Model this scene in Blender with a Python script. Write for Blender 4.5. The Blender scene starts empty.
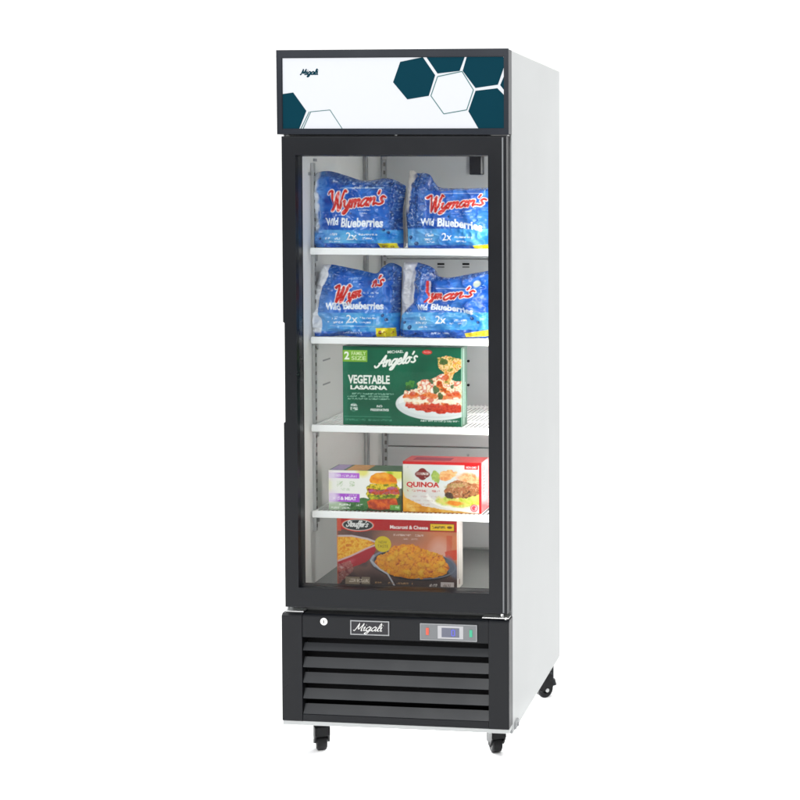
import bpy, bmesh, math
import numpy as np
from mathutils import Vector, Matrix, Euler

rng = np.random.default_rng(7)
SC = bpy.context.scene
COL = SC.collection

# ------------------------------------------------------------------ camera
F, SX, SY = 1491.18766, 277.02845, -142.08509
CAM = Vector((1.55047, -4.05923, 1.60904))
EUL = Euler((1.5273, -0.00299, 0.10741), 'XYZ')
RM = EUL.to_matrix()
def at(u, v, y):
    """measure: metres (x, z) of a photo point on the plane y"""
    r = RM @ Vector(((u-400-SX)/F, -(v-400-SY)/F, -1))
    t = (y-CAM.y)/r.y
    p = CAM + t*r
    return p.x, p.z
cam = bpy.data.cameras.new('camera')
co = bpy.data.objects.new('camera', cam); COL.objects.link(co)
co.location = CAM; co.rotation_euler = EUL
cam.sensor_width = 36; cam.sensor_fit = 'HORIZONTAL'
cam.lens = F/800*36
cam.shift_x = -SX/800; cam.shift_y = SY/800
cam.clip_start = .1; cam.clip_end = 200
SC.camera = co

# ------------------------------------------------------------------ dimensions (metres)
W, D, H = .653, .711, 2.0
ZB = .088                     # cabinet bottom
YF = -.047                    # front plane of door, sign and grille
GT, GB = .417, .1165          # grille
DB, DT = .4404, 1.7635        # door
DL, DR = .0106, .6476
HB = 1.7685                   # sign bottom
XL, XR, YBK, ZF, ZC = .052, .601, .545, .478, 1.752    # liner

# ------------------------------------------------------------------ helpers
def lin(c):
    c = np.asarray(c, float)/255.
    return np.where(c <= .04045, c/12.92, ((c+.055)/1.055)**2.4)
def mat(name, col, rough=.5, metal=0., spec=.5, coat=0., noise=None, bump=None, emit=None, estr=0.):
    m = bpy.data.materials.new(name); m.use_nodes = True
    nt = m.node_tree; b = nt.nodes['Principled BSDF']
    b.inputs['Base Color'].default_value = (*col, 1)
    b.inputs['Roughness'].default_value = rough
    b.inputs['Metallic'].default_value = metal
    b.inputs['Specular IOR Level'].default_value = spec
    b.inputs['Coat Weight'].default_value = coat
    tc = nt.nodes.new('ShaderNodeTexCoord')
    if noise:
        sc, amt = noise
        n = nt.nodes.new('ShaderNodeTexNoise'); n.inputs['Scale'].default_value = sc; n.inputs['Detail'].default_value = 5
        nt.links.new(tc.outputs['Object'], n.inputs['Vector'])
        mx = nt.nodes.new('ShaderNodeMix'); mx.data_type = 'RGBA'
        mx.inputs['A'].default_value = (*[c*(1-amt) for c in col], 1)
        mx.inputs['B'].default_value = (*[min(1, c*(1+amt)) for c in col], 1)
        nt.links.new(n.outputs['Fac'], mx.inputs['Factor'])
        nt.links.new(mx.outputs['Result'], b.inputs['Base Color'])
        mr = nt.nodes.new('ShaderNodeMapRange')
        mr.inputs['To Min'].default_value = max(.02, rough-.08); mr.inputs['To Max'].default_value = rough+.08
        nt.links.new(n.outputs['Fac'], mr.inputs['Value'])
        nt.links.new(mr.outputs['Result'], b.inputs['Roughness'])
    if bump:
        sc, st = bump
        n2 = nt.nodes.new('ShaderNodeTexNoise'); n2.inputs['Scale'].default_value = sc; n2.inputs['Detail'].default_value = 3
        nt.links.new(tc.outputs['Object'], n2.inputs['Vector'])
        bp = nt.nodes.new('ShaderNodeBump'); bp.inputs['Strength'].default_value = st; bp.inputs['Distance'].default_value = .001
        nt.links.new(n2.outputs['Fac'], bp.inputs['Height'])
        nt.links.new(bp.outputs['Normal'], b.inputs['Normal'])
    if emit:
        b.inputs['Emission Color'].default_value = (*emit, 1)
        b.inputs['Emission Strength'].default_value = estr
    return m
def mat_print(name, rough=.4, coat=0., film=False):
    m = bpy.data.materials.new(name); m.use_nodes = True
    nt = m.node_tree; b = nt.nodes['Principled BSDF']
    a = nt.nodes.new('ShaderNodeAttribute'); a.attribute_name = 'print'
    nt.links.new(a.outputs['Color'], b.inputs['Base Color'])
    b.inputs['Roughness'].default_value = rough
    b.inputs['Coat Weight'].default_value = coat; b.inputs['Coat Roughness'].default_value = .12
    tc = nt.nodes.new('ShaderNodeTexCoord'); n = nt.nodes.new('ShaderNodeTexNoise')
    n.inputs['Scale'].default_value = 60 if film else 25; n.inputs['Detail'].default_value = 4
    nt.links.new(tc.outputs['Object'], n.inputs['Vector'])
    bp = nt.nodes.new('ShaderNodeBump'); bp.inputs['Strength'].default_value = .22 if film else .2
    b.inputs['Specular IOR Level'].default_value = .45 if film else .3
    bp.inputs['Distance'].default_value = .0015
    nt.links.new(n.outputs['Fac'], bp.inputs['Height']); nt.links.new(bp.outputs['Normal'], b.inputs['Normal'])
    return m

M = {}
M['white'] = mat('white_enamel', (.535, .553, .552), .33, noise=(3, .012), bump=(260, .06))
M['liner'] = mat('white_liner', (.83, .83, .81), .45, noise=(5, .03))
M['floorliner'] = mat('grey_liner_floor', (.15, .155, .15), .35, noise=(8, .06))
M['duct'] = mat('duct_cover', (.44, .45, .455), .5, noise=(6, .04))
M['black'] = mat('black_powder_coat', (.0055, .0066, .0092), .30, spec=.34, noise=(6, .12), bump=(700, .12))
M['signframe'] = mat('charcoal_aluminium', (.011, .0145, .022), .30, spec=.34, noise=(6, .1))
M['slat'] = mat('dark_grey_louvre', (.013, .0155, .0190), .42, spec=.32, noise=(9, .1), bump=(600, .1))
M['dark'] = mat('black_void', (.004, .004, .005), .7, spec=.2)
M['slot'] = mat('standard_slot', (.16, .15, .14), .6)
M['rubber'] = mat('black_rubber', (.008, .008, .009), .5, spec=.25)
M['chrome'] = mat('polished_metal', (.75, .75, .74), .18, metal=1)
M['steel'] = mat('brushed_steel', (.55, .56, .56), .35, metal=1)
M['silver'] = mat('grey_edge_trim', (.36, .37, .38), .35, metal=.2)
M['wire'] = mat('white_coated_wire', (.90, .91, .90), .3)
M['badge'] = mat('badge_black', (.015, .015, .02), .2)
M['teal'] = mat('teal_print', (.0022, .036, .056), .5, spec=.03)
M['greyline'] = mat('grey_green_print', tuple(lin((70, 112, 112))), .4, spec=.1)
M['sign'] = mat('backlit_sign', (.36, .37, .39), .45, spec=.2, emit=(.92, .95, 1.0), estr=.42)
M['display'] = mat('controller_grey', (.20, .21, .22), .3)
M['display2'] = mat('controller_window', (.14, .15, .20), .2)
M['light'] = mat('display_light_grey', (.50, .50, .52), .4)
M['red'] = mat('red_switch', (.42, .06, .04), .3, emit=(1, .18, .10), estr=.42)
M['green'] = mat('green_switch', (.04, .28, .17), .3, emit=(.08, .8, .45), estr=.30)
M['blue'] = mat('blue_digit', (.1, .1, .5), .3, emit=(.25, .3, .9), estr=.22)
M['led'] = mat('led_strip', (.9, .9, .9), .4, emit=(1, .98, .94), estr=15.0)
M['rear_fill'] = mat('rear_fill_strip', (.9, .9, .9), .4, emit=(1, .985, .96), estr=22.0)
M['floor'] = mat('white_studio_floor', (.93, .93, .93), .6, noise=(1.2, .004))
M['card'] = mat_print('printed_carton', .42, .08)
M['film'] = mat_print('printed_plastic_film', .27, .32, True)
def glass():
    m = bpy.data.materials.new('clear_door_glass'); m.use_nodes = True
    nt = m.node_tree; nt.nodes.clear()
    o = nt.nodes.new('ShaderNodeOutputMaterial'); mx = nt.nodes.new('ShaderNodeMixShader')
    t = nt.nodes.new('ShaderNodeBsdfTransparent'); g = nt.nodes.new('ShaderNodeBsdfGlossy'); f = nt.nodes.new('ShaderNodeFresnel')
    t.inputs['Color'].default_value = (.955, .965, .965, 1); g.inputs['Roughness'].default_value = .02
    f.inputs['IOR'].default_value = 1.22
    nt.links.new(f.outputs[0], mx.inputs[0]); nt.links.new(t.outputs[0], mx.inputs[1]); nt.links.new(g.outputs[0], mx.inputs[2])
    nt.links.new(mx.outputs[0], o.inputs[0]); return m
M['glass'] = glass()

def obj(name, bm, mats, parent=None, smooth=False, loc=None):
    me = bpy.data.meshes.new(name)
    bmesh.ops.recalc_face_normals(bm, faces=bm.faces)
    bm.to_mesh(me); bm.free()
    if not isinstance(mats, (list, tuple)): mats = [mats]
    for m in mats: me.materials.append(m)
    if smooth:
        for p in me.polygons: p.use_smooth = True
    o = bpy.data.objects.new(name, me); COL.objects.link(o)
    if parent: o.parent = parent
    if loc: o.location = loc
    return o
def split(bm):
    """loose pieces of a bmesh, one bmesh each"""
    left = set(bm.verts); out = []
    while left:
        st = [left.pop()]; isl = set(st)
        while st:
            v = st.pop()
            for e in v.link_edges:
                o = e.other_vert(v)
                if o not in isl: isl.add(o); left.discard(o); st.append(o)
        nb = bmesh.new(); mp = {v: nb.verts.new(v.co) for v in isl}
        for f in bm.faces:
            if f.verts[0] in isl: g_ = nb.faces.new([mp[v] for v in f.verts]); g_.material_index = f.material_index
        out.append(nb)
    bm.free(); return out
def empty(name, loc, label, cat, group=None):
    o = bpy.data.objects.new(name, None); COL.objects.link(o); o.location = loc
    o['label'] = label; o['category'] = cat
    if group: o['group'] = group
    return o
def box(bm, x0, x1, y0, y1, z0, z1, bev=0, mi=0, seg=2):
    r = bmesh.ops.create_cube(bm, size=1)
    vs = r['verts']
    for v in vs:
        v.co = Vector(((x0+x1)/2+v.co.x*(x1-x0), (y0+y1)/2+v.co.y*(y1-y0), (z0+z1)/2+v.co.z*(z1-z0)))
    fs = set(f for v in vs for f in v.link_faces)
    for f in fs: f.material_index = mi
    if bev:
        es = list(set(e for v in vs for e in v.link_edges))
        bmesh.ops.bevel(bm, geom=es, offset=bev, segments=seg, affect='EDGES', profile=.5)
def poly(bm, pts, mi=0):
    f = bm.faces.new([bm.verts.new(p) for p in pts]); f.material_index = mi; return f
def prism(bm, pts2, axis, a, b, mi=0):
    """extrude a 2D outline along axis ('x','y') between a and b"""
    def P(p, t): return (t, p[0], p[1]) if axis == 'x' else (p[0], t, p[1]) if axis == 'y' else (p[0], p[1], t)
    A = [bm.verts.new(P(p, a)) for p in pts2]; B = [bm.verts.new(P(p, b)) for p in pts2]
    n = len(pts2)
    fs = [bm.faces.new(A), bm.faces.new(B[::-1])]
    for i in range(n): fs.append(bm.faces.new((A[i], B[i], B[(i+1) % n], A[(i+1) % n])))
    for f in fs: f.material_index = mi
    return fs
def cyl(bm, p0, p1, r0, r1=None, n=24, mi=0):
    p0, p1 = Vector(p0), Vector(p1); d = p1-p0
    r = bmesh.ops.create_cone(bm, cap_ends=True, segments=n, radius1=r0, radius2=r0 if r1 is None else r1, depth=d.length)
    q = Vector((0, 0, 1)).rotation_difference(d)
    for v in r['verts']: v.co = q @ v.co + (p0+p1)/2
    for f in set(f for v in r['verts'] for f in v.link_faces): f.material_index = mi
def ring(bm, outer, inner, y0, y1, mi=0):
    """rectangular frame (x0,x1,z0,z1) outer/inner, with real depth y0..y1"""
    for (yy) in (y0, y1):
        O = [(outer[0], outer[2]), (outer[1], outer[2]), (outer[1], outer[3]), (outer[0], outer[3])]
        I = [(inner[0], inner[2]), (inner[1], inner[2]), (inner[1], inner[3]), (inner[0], inner[3])]
        for i in range(4):
            j = (i+1) % 4
            poly(bm, [(O[i][0], yy, O[i][1]), (O[j][0], yy, O[j][1]), (I[j][0], yy, I[j][1]), (I[i][0], yy, I[i][1])], mi)
    for R in (outer, inner):
        C = [(R[0], R[2]), (R[1], R[2]), (R[1], R[3]), (R[0], R[3])]
        for i in range(4):
            j = (i+1) % 4
            poly(bm, [(C[i][0], y0, C[i][1]), (C[j][0], y0, C[j][1]), (C[j][0], y1, C[j][1]), (C[i][0], y1, C[i][1])], mi)
    bmesh.ops.remove_doubles(bm, verts=bm.verts, dist=1e-6)

# ------------------------------------------------------------------ script lettering as strokes
GL = {
 'a': ([[(.78,.8),(.45,1),(.1,.62),(.15,.12),(.42,.03),(.7,.5),(.8,.98)], [(.8,.98),(.72,.3),(.85,.03),(1.05,.2)]], 1.0),
 'n': ([[(0,.7),(.15,.98),(.2,.6),(.15,0)], [(.17,.5),(.45,.95),(.68,.88),(.66,.4),(.76,.04),(1,.2)]], .95),
 'm': ([[(0,.7),(.15,.98),(.2,.6),(.15,0)], [(.17,.5),(.42,.95),(.6,.85),(.56,0)], [(.57,.5),(.82,.95),(1.02,.85),(.98,.3),(1.1,.04),(1.3,.2)]], 1.25),
 'y': ([[(0,.85),(.13,.95),(.15,.4),(.35,.06),(.6,.3),(.8,.95)], [(.8,.95),(.7,0),(.5,-.65),(.2,-.75),(.22,-.4),(.95,.15)]], .92),
 's': ([[(-.02,.12),(.3,0),(.55,.22),(.38,.52),(.25,.8),(.45,1.02),(.68,.85)]], .7),
 'i': ([[(.0,.6),(.2,.98),(.18,.3),(.3,.03),(.5,.2)], [(.28,1.42),(.31,1.5)]], .48),
 'l': ([[(.0,.3),(.42,1.2),(.38,1.8),(.2,1.6),(.15,.3),(.3,.02),(.5,.2)]], .48),
 'g': ([[(.78,.8),(.45,1),(.1,.62),(.15,.12),(.42,.03),(.7,.5),(.8,.98)], [(.8,.98),(.72,0),(.5,-.65),(.15,-.72),(.22,-.4),(1.0,.2)]], .98),
 'e': ([[(.05,.4),(.58,.62),(.45,1),(.14,.78),(.1,.25),(.38,.02),(.78,.28)]], .74),
 'o': ([[(.42,1),(.1,.62),(.2,.06),(.55,.1),(.7,.6),(.42,1),(.9,.85)]], .82),
 't': ([[(.3,1.6),(.18,.4),(.3,.02),(.55,.2)], [(0,1.02),(.55,1.04)]], .5),
 'u': ([[(0,.8),(.13,1),(.12,.3),(.3,.03),(.6,.3),(.72,1)], [(.72,1),(.68,.2),(.84,.03),(1,.2)]], .95),
 'f': ([[(.75,1.6),(.5,1.8),(.33,1.3),(.24,0),(.12,-.55)], [(0,.98),(.62,1.02)]], .52),
 'r': ([[(0,.6),(.15,1),(.18,.5),(.15,0)], [(.17,.5),(.4,.95),(.62,.88)]], .62),
 "'": ([[(.2,1.8),(.1,1.4)]], .28),
 'W': ([[(-.25,1.55),(.05,1.8),(.3,1.6),(.33,.6),(.42,0),(.75,.8),(.98,1.65),(1.0,.6),(1.12,0),(1.5,.9),(1.7,1.8),(1.95,1.75)]], 1.75),
 'A': ([[(-.3,.25),(-.1,0),(.25,.15),(.65,1.0),(1.05,1.8),(1.03,.8),(1.1,.05),(1.35,.12)], [(.3,.6),(1.25,.68)]], 1.3),
 'M': ([[(-.1,.15),(.12,0),(.33,.9),(.45,1.75),(.58,.8),(.72,.4),(1.05,1.1),(1.25,1.75),(1.22,.7),(1.3,0),(1.5,.15)]], 1.5),
 'S': ([[(.95,1.45),(.75,1.8),(.38,1.68),(.3,1.2),(.62,.9),(.82,.5),(.5,0),(.12,.08),(0,.45)]], 1.02),
}
def crom(P, n=8):
    P = [np.array(p, float) for p in P]
    if len(P) == 2: return [P[0]+(P[1]-P[0])*t for t in np.linspace(0, 1, 4)]
    Q = [2*P[0]-P[1]]+P+[2*P[-1]-P[-2]]; out = []
    for i in range(1, len(Q)-2):
        for t in np.linspace(0, 1, n, endpoint=False):
            a, b, c, d = Q[i-1:i+3]
            out.append(.5*((2*b)+(-a+c)*t+(2*a-5*b+4*c-d)*t*t+(-a+3*b-3*c+d)*t**3))
    out.append(Q[-2]); return out
def script_strokes(text, slant=.25):
    x = 0; res = []
    for ch in text:
        st, adv = GL[ch]
        for s in st: res.append([(x+p[0]+slant*p[1], p[1]) for p in crom(s)])
        x += adv
    return res, x

# ------------------------------------------------------------------ 2-D artwork -> vertex colours
def vnoise(shape, cells, seed, octaves=1):
    r = np.random.default_rng(seed); out = np.zeros(shape); amp = 1; tot = 0
    cy, cx = cells
    for o in range(octaves):
        gy, gx = int(max(2, cy*2**o))+2, int(max(2, cx*2**o))+2
        g = r.random((gy, gx))
        yy = np.linspace(0, gy-1.001, shape[0]); xx = np.linspace(0, gx-1.001, shape[1])
        yi = yy.astype(int); xi = xx.astype(int); fy = (yy-yi)[:, None]; fx = (xx-xi)[None, :]
        fy = fy*fy*(3-2*fy); fx = fx*fx*(3-2*fx)
        v = (g[yi][:, xi]*(1-fy)*(1-fx)+g[yi+1][:, xi]*fy*(1-fx)+g[yi][:, xi+1]*(1-fy)*fx+g[yi+1][:, xi+1]*fy*fx)
        out += amp*v; tot += amp; amp *= .55
    return out/tot
def sst(x, a, b):
    t = np.clip((x-a)/(b-a), 0, 1); return t*t*(3-2*t)
class Art:
    K = 5
    sat = 1.15; ink = 1.
    def __init__(s, x0, y0, x1, y1, base):
        s.b = (x0, y0, x1, y1); k = s.K
        s.w, s.h = int((x1-x0)*k), int((y1-y0)*k)
        s.X = x0+(np.arange(s.w)+.5)/s.w*(x1-x0); s.Y = y0+(np.arange(s.h)+.5)/s.h*(y1-y0)
        s.X, s.Y = np.meshgrid(s.X, s.Y)
        s.I = np.zeros((s.h, s.w, 3)); s.I[:] = lin(base)
    def n(s, size, seed, octv=1):
        return vnoise((s.h, s.w), ((s.b[3]-s.b[1])/size, (s.b[2]-s.b[0])/size), seed, octv)
    def put(s, m, col, a=1.):
        m = (m*a)[..., None]; c = lin(col) if not isinstance(col, np.ndarray) else col
        s.I = s.I*(1-m)+c*m
    def rect(s, x0, y0, x1, y1, col, a=1., soft=.15):
        m = np.clip((s.X-x0)/soft+.5, 0, 1)*np.clip((x1-s.X)/soft+.5, 0, 1)*np.clip((s.Y-y0)/soft+.5, 0, 1)*np.clip((y1-s.Y)/soft+.5, 0, 1)
        s.put(m, col, a); return m
    def ell(s, cx, cy, rx, ry, rot=0, soft=.4, wob=0, seed=0):
        c, q = math.cos(math.radians(rot)), math.sin(math.radians(rot))
        dx, dy = s.X-cx, s.Y-cy
        u = (dx*c+dy*q)/rx; v = (-dx*q+dy*c)/ry; r = np.sqrt(u*u+v*v)
        if wob: r = r+(s.n(4, seed, 2)-.5)*wob
        k = soft/min(rx, ry)
        return np.clip((1-r)/k+.5, 0, 1)
    def pol(s, pts, wob=0, seed=0):
        X, Y = s.X, s.Y
        if wob:
            X = X+(s.n(3, seed, 2)-.5)*wob; Y = Y+(s.n(3, seed+1, 2)-.5)*wob
        ins = np.zeros(X.shape, bool); n = len(pts)
        for i in range(n):
            (xa, ya), (xb, yb) = pts[i], pts[(i+1) % n]
            if ya == yb: continue
            c = ((ya > Y) != (yb > Y)) & (X < (xb-xa)*(Y-ya)/(yb-ya)+xa); ins ^= c
        return ins.astype(float)
    def stroke(s, pts, r):
        d = np.full(s.X.shape, 1e9)
        for (xa, ya), (xb, yb) in zip(pts[:-1], pts[1:]):
            lo, hi = min(xa, xb)-4*r, max(xa, xb)+4*r
            c0 = max(0, int((lo-s.b[0])*s.K)); c1 = min(s.w, int((hi-s.b[0])*s.K)+1)
            r0 = max(0, int((min(ya, yb)-4*r-s.b[1])*s.K)); r1 = min(s.h, int((max(ya, yb)+4*r-s.b[1])*s.K)+1)
            if c1 <= c0 or r1 <= r0: continue
            X = s.X[r0:r1, c0:c1]; Y = s.Y[r0:r1, c0:c1]
            L = (xb-xa)**2+(yb-ya)**2+1e-12
            t = np.clip(((X-xa)*(xb-xa)+(Y-ya)*(yb-ya))/L, 0, 1)
            q = np.sqrt((X-xa-t*(xb-xa))**2+(Y-ya-t*(yb-ya))**2)
            d[r0:r1, c0:c1] = np.minimum(d[r0:r1, c0:c1], q)
        return d
    def script(s, text, x0, y0, xh, width, r, col, out=None, ow=.5, slant=.25, rise=0., warp=None, a=1.):
        """script lettering: baseline start (x0,y0), x-height xh px, total width px, rising by `rise` px"""
        st, adv = script_strokes(text, slant); k = width/(adv+slant*1.0); d = None
        for L in st:
            pts = []
            for (px, py) in L:
                X = x0+px*k; Y = y0-py*xh-rise*(px/adv)
                if warp: X, Y = warp(X, Y)
                pts.append((X, Y))
            q = s.stroke(pts, r+ow); d = q if d is None else np.minimum(d, q)
        if out is not None: s.put(np.clip((r+ow-d)/.25+.5, 0, 1), out, a)
        s.put(np.clip((r-d)/.25+.5, 0, 1), col, a)
    def text(s, body, x0, y0, x1, y1, col, bold=.0, shear=0., warp=None, a=1., out=None, ow=.4):
        """upright lettering fitted into the box"""
        cu = bpy.data.curves.new('t', 'FONT'); cu.body = body; cu.size = 1; cu.offset = bold; cu.shear = shear; cu.resolution_u = 3
        o = bpy.data.objects.new('t', cu); COL.objects.link(o)
        dg = bpy.context.evaluated_depsgraph_get(); me = bpy.data.meshes.new_from_object(o.evaluated_get(dg))
        me.calc_loop_triangles()
        V = np.array([v.co[:2] for v in me.vertices]); T = [tuple(t.vertices) for t in me.loop_triangles]
        bpy.data.objects.remove(o); bpy.data.curves.remove(cu); bpy.data.meshes.remove(me)
        if not len(V): return
        mn, mx = V.min(0), V.max(0)
        P = np.empty_like(V); P[:, 0] = x0+(V[:, 0]-mn[0])/(mx[0]-mn[0])*(x1-x0); P[:, 1] = y1-(V[:, 1]-mn[1])/(mx[1]-mn[1])*(y1-y0)
        if warp: P = np.array([warp(*p) for p in P])
        m = np.zeros((s.h, s.w)); K = s.K
        for t in T:
            q = P[list(t)]
            c0, r0 = np.floor((q.min(0)-s.b[:2])*K).astype(int); c1, r1 = np.ceil((q.max(0)-s.b[:2])*K).astype(int)+1
            c0, r0 = max(c0, 0), max(r0, 0); c1, r1 = min(c1, s.w), min(r1, s.h)
            if c1 <= c0 or r1 <= r0: continue
            X = s.X[r0:r1, c0:c1]; Y = s.Y[r0:r1, c0:c1]
            e = [(q[(i+1) % 3][0]-q[i][0])*(Y-q[i][1])-(q[(i+1) % 3][1]-q[i][1])*(X-q[i][0]) for i in range(3)]
            ins = ((e[0] >= -1e-9) & (e[1] >= -1e-9) & (e[2] >= -1e-9)) | ((e[0] <= 1e-9) & (e[1] <= 1e-9) & (e[2] <= 1e-9))
            m[r0:r1, c0:c1] = np.maximum(m[r0:r1, c0:c1], ins)
        if out is not None:
            g = m.copy(); n = max(1, int(round(ow*K)))
            for dx in range(-n, n+1):
                for dy in range(-n, n+1):
                    if dx*dx+dy*dy <= n*n: g = np.maximum(g, np.roll(np.roll(m, dx, 1), dy, 0))
            s.put(g, out, a)
        s.put(m, col, a)
    def smalltype(s, x0, y0, x1, y1, col, seed, a=.7):
        """a line too fine to read: broken marks"""
        n = vnoise((s.h, s.w), ((s.b[3]-s.b[1])/.6, (s.b[2]-s.b[0])/.7), seed)
        w = vnoise((1, s.w), (1, (s.b[2]-s.b[0])/4), seed+3)
        m = (s.X > x0)*(s.X < x1)*(s.Y > y0)*(s.Y < y1)*sst(n, .32, .6)*(w > .25)
        s.put(m, col, a)
    def food(s, mask, cols, size, seed, a=1.):
        """mottled food texture through a palette, dark to light"""
        n = .6*s.n(size, seed, 3)+.4*s.n(size*.45, seed+5, 2); n = (n-n.min())/(n.max()-n.min()); n = sst(n, .15, .85)
        C = np.array([lin(c) for c in cols]); t = n*(len(cols)-1.001); i = t.astype(int); f = (t-i)[..., None]
        s.put(mask, C[i]*(1-f)+C[np.minimum(i+1, len(cols)-1)]*f, a)
    def sample(s, px, py):
        """bilinear with a small box average"""
        out = 0
        for ox in (-.5, .5):
            for oy in (-.5, .5):
                x = np.clip((px-s.b[0])*s.K-.5+ox, 0, s.w-1.001); y = np.clip((py-s.b[1])*s.K-.5+oy, 0, s.h-1.001)
                xi, yi = x.astype(int), y.astype(int); fx, fy = (x-xi)[..., None], (y-yi)[..., None]
                out = out+s.I[yi, xi]*(1-fx)*(1-fy)+s.I[yi, xi+1]*fx*(1-fy)+s.I[yi+1, xi]*(1-fx)*fy+s.I[yi+1, xi+1]*fx*fy
        L = (out*[.3, .6, .1]).sum(-1, keepdims=True)
        return np.clip((L/4+(out-L)/4*s.sat)*s.ink, 0, 1)

def mesh_np(name, V, Fq, C, m, parent, smooth=False):
    me = bpy.data.meshes.new(name)
    me.vertices.add(len(V)); me.vertices.foreach_set('co', np.asarray(V, np.float32).ravel())
    me.loops.add(len(Fq)*4); me.loops.foreach_set('vertex_index', np.asarray(Fq, np.int32).ravel())
    me.polygons.add(len(Fq)); me.polygons.foreach_set('loop_start', np.arange(len(Fq), dtype=np.int32)*4)
    me.update(calc_edges=True)
    at_ = me.color_attributes.new('print', 'FLOAT_COLOR', 'POINT')
    at_.data.foreach_set('color', np.concatenate([C, np.ones((len(C), 1))], 1).astype(np.float32).ravel())
    if smooth: me.polygons.foreach_set('use_smooth', np.ones(len(Fq), bool))
    me.materials.append(m); me.validate()
    o = bpy.data.objects.new(name, me); COL.objects.link(o)
    if parent: o.parent = parent
    return o
def grid_faces(nx, ny, off=0, flip=False):
    i, j = np.meshgrid(np.arange(nx-1), np.arange(ny-1)); a = (j*nx+i).ravel()+off
    q = np.stack([a, a+1, a+nx+1, a+nx], 1)
    return q[:, ::-1] if flip else q

# =================================================================== THE SETTING
bm = bmesh.new()
prof = [(-9, 0), (2.6, 0)] + [(2.6+2*math.sin(t), 2-2*math.cos(t)) for t in np.linspace(0.08, math.pi/2, 20)] + [(4.6, 6)]
vs = [[bm.verts.new((x, y, z)) for (y, z) in prof] for x in (-9, 9)]
for i in range(len(prof)-1): bm.faces.new((vs[0][i], vs[1][i], vs[1][i+1], vs[0][i+1]))
o = obj('studio_floor', bm, M['floor'], smooth=True); o['kind'] = 'structure'

# =================================================================== THE FRIDGE
fr = empty('display_freezer', (W/2, D/2, 0), 'tall white upright display freezer with a black framed glass door and louvred base', 'freezer')
def part(name, bm, mats, parent=fr, smooth=False):
    o = obj(name, bm, mats, parent, smooth)
    if parent is fr: o.matrix_parent_inverse = Matrix.Translation((-W/2, -D/2, 0))
    return o
# cabinet shell (open towards the door)
bm = bmesh.new()
T = .0015
box(bm, W-.02, W, .0, D, ZB, H, .0012)          # right side panel
box(bm, 0, .02, .0, D, ZB, H, .0012)
box(bm, .02, W-.02, .002, D-.001, H-.02, H-.0008)
box(bm, .02, W-.02, .002, D-.001, ZB+.0008, ZB+.02)
box(bm, .02, W-.02, D-.02, D-.0015, ZB+.02, H-.02)
# front flange around the cavity
box(bm, .02, XL-.0005, .002, .012, ZB+.02, H-.02)
box(bm, XR+.0005, W-.02, .002, .012, ZB+.02, H-.02)
box(bm, XL, XR, .002, .012, ZC+.0005, H-.02)
box(bm, XL, XR, .002, .012, ZB+.02, ZF-.0005)
part('cabinet', bm, M['white'])
nt = M['white'].node_tree; bn = nt.nodes['Principled BSDF']; wv = nt.nodes.new('ShaderNodeTexNoise'); wv.inputs['Scale'].default_value = 2.2
tcw = nt.nodes.new('ShaderNodeTexCoord'); nt.links.new(tcw.outputs['Object'], wv.inputs['Vector'])
b2 = nt.nodes.new('ShaderNodeBump'); b2.inputs['Strength'].default_value = .6; b2.inputs['Distance'].default_value = .012
nt.links.new(wv.outputs['Fac'], b2.inputs['Height']); nt.links.new(bn.inputs['Normal'].links[0].from_socket, b2.inputs['Normal']); nt.links.new(b2.outputs['Normal'], bn.inputs['Normal'])
# grey edge trim of the cabinet front
bm = bmesh.new()
for (a, b) in ((.0012, .0055), (W-.0055, W-.0008)):
    box(bm, a, b, -.0035, 0.0, ZB+.001, HB, .0008)
for q in split(bm): part('edge_trim', q, M['silver'])
bm = bmesh.new()
box(bm, .001, W-.001, YF+.002, -.0005, GB-.0125, GB-.0008, .001)
part('base_rail', bm, M['white'])

# liner
bm = bmesh.new()
def quad(a, b, c, d, mi=0): poly(bm, [a, b, c, d], mi)
quad((XL, .0, ZF), (XL, YBK, ZF), (XL, YBK, ZC), (XL, .0, ZC))
quad((XR, .0, ZF), (XR, YBK, ZF), (XR, YBK, ZC), (XR, .0, ZC))
quad((XL, .0, ZC), (XL, YBK, ZC), (XR, YBK, ZC), (XR, .0, ZC))
quad((XL, YBK, ZF), (XL, YBK, ZC), (XR, YBK, ZC), (XR, YBK, ZF))
quad((XL, .0, ZF), (XR, .0, ZF), (XR, YBK, ZF), (XL, YBK, ZF), 1)
# moulded edge of the liner
ring(bm, (XL-.006, XR+.006, ZF-.006, ZC+.006), (XL, XR, ZF, ZC), -.0005, .004)
liner = part('liner', bm, [M['liner'], M['floorliner']])
# back duct cover with seams, slots and fan opening
x0d = at(384, 300, YBK)[0]
bm = bmesh.new()
xs = x0d+.016
zs = [ZF+.001, at(440, 547, YBK-.02)[1], at(440, 447, YBK-.02)[1], 1.40, ZC-.002]
for i in range(4):
    box(bm, xs, XR-.02, YBK-.02-(.004 if i == 1 else 0), YBK-.001, zs[i]+.0015, zs[i+1]-.0015, .002)
duct = part('duct_cover', bm, M['duct'])
bm = bmesh.new()
for u in (441, 466):
    x, z = at(u, 264, YBK-.02); box(bm, x-.011, x+.011, YBK-.0225, YBK-.018, z-.003, z+.003)
    box(bm, x-.011, x+.011, YBK-.0225, YBK-.018, z-.0110, z-.0085)
for v in (361, 385, 455):
    x, z = at(468.5, v, YBK-.02); cyl(bm, (x, YBK-.024, z), (x, YBK-.017, z), .0042, n=14)
for q in split(bm): part('air_slot', q, M['dark'])
bm = bmesh.new()
x, z = at(477, 163, YBK-.03)
box(bm, x-.021, x+.021, YBK-.045, YBK-.0195, z-.037, z+.037, .003)
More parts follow.
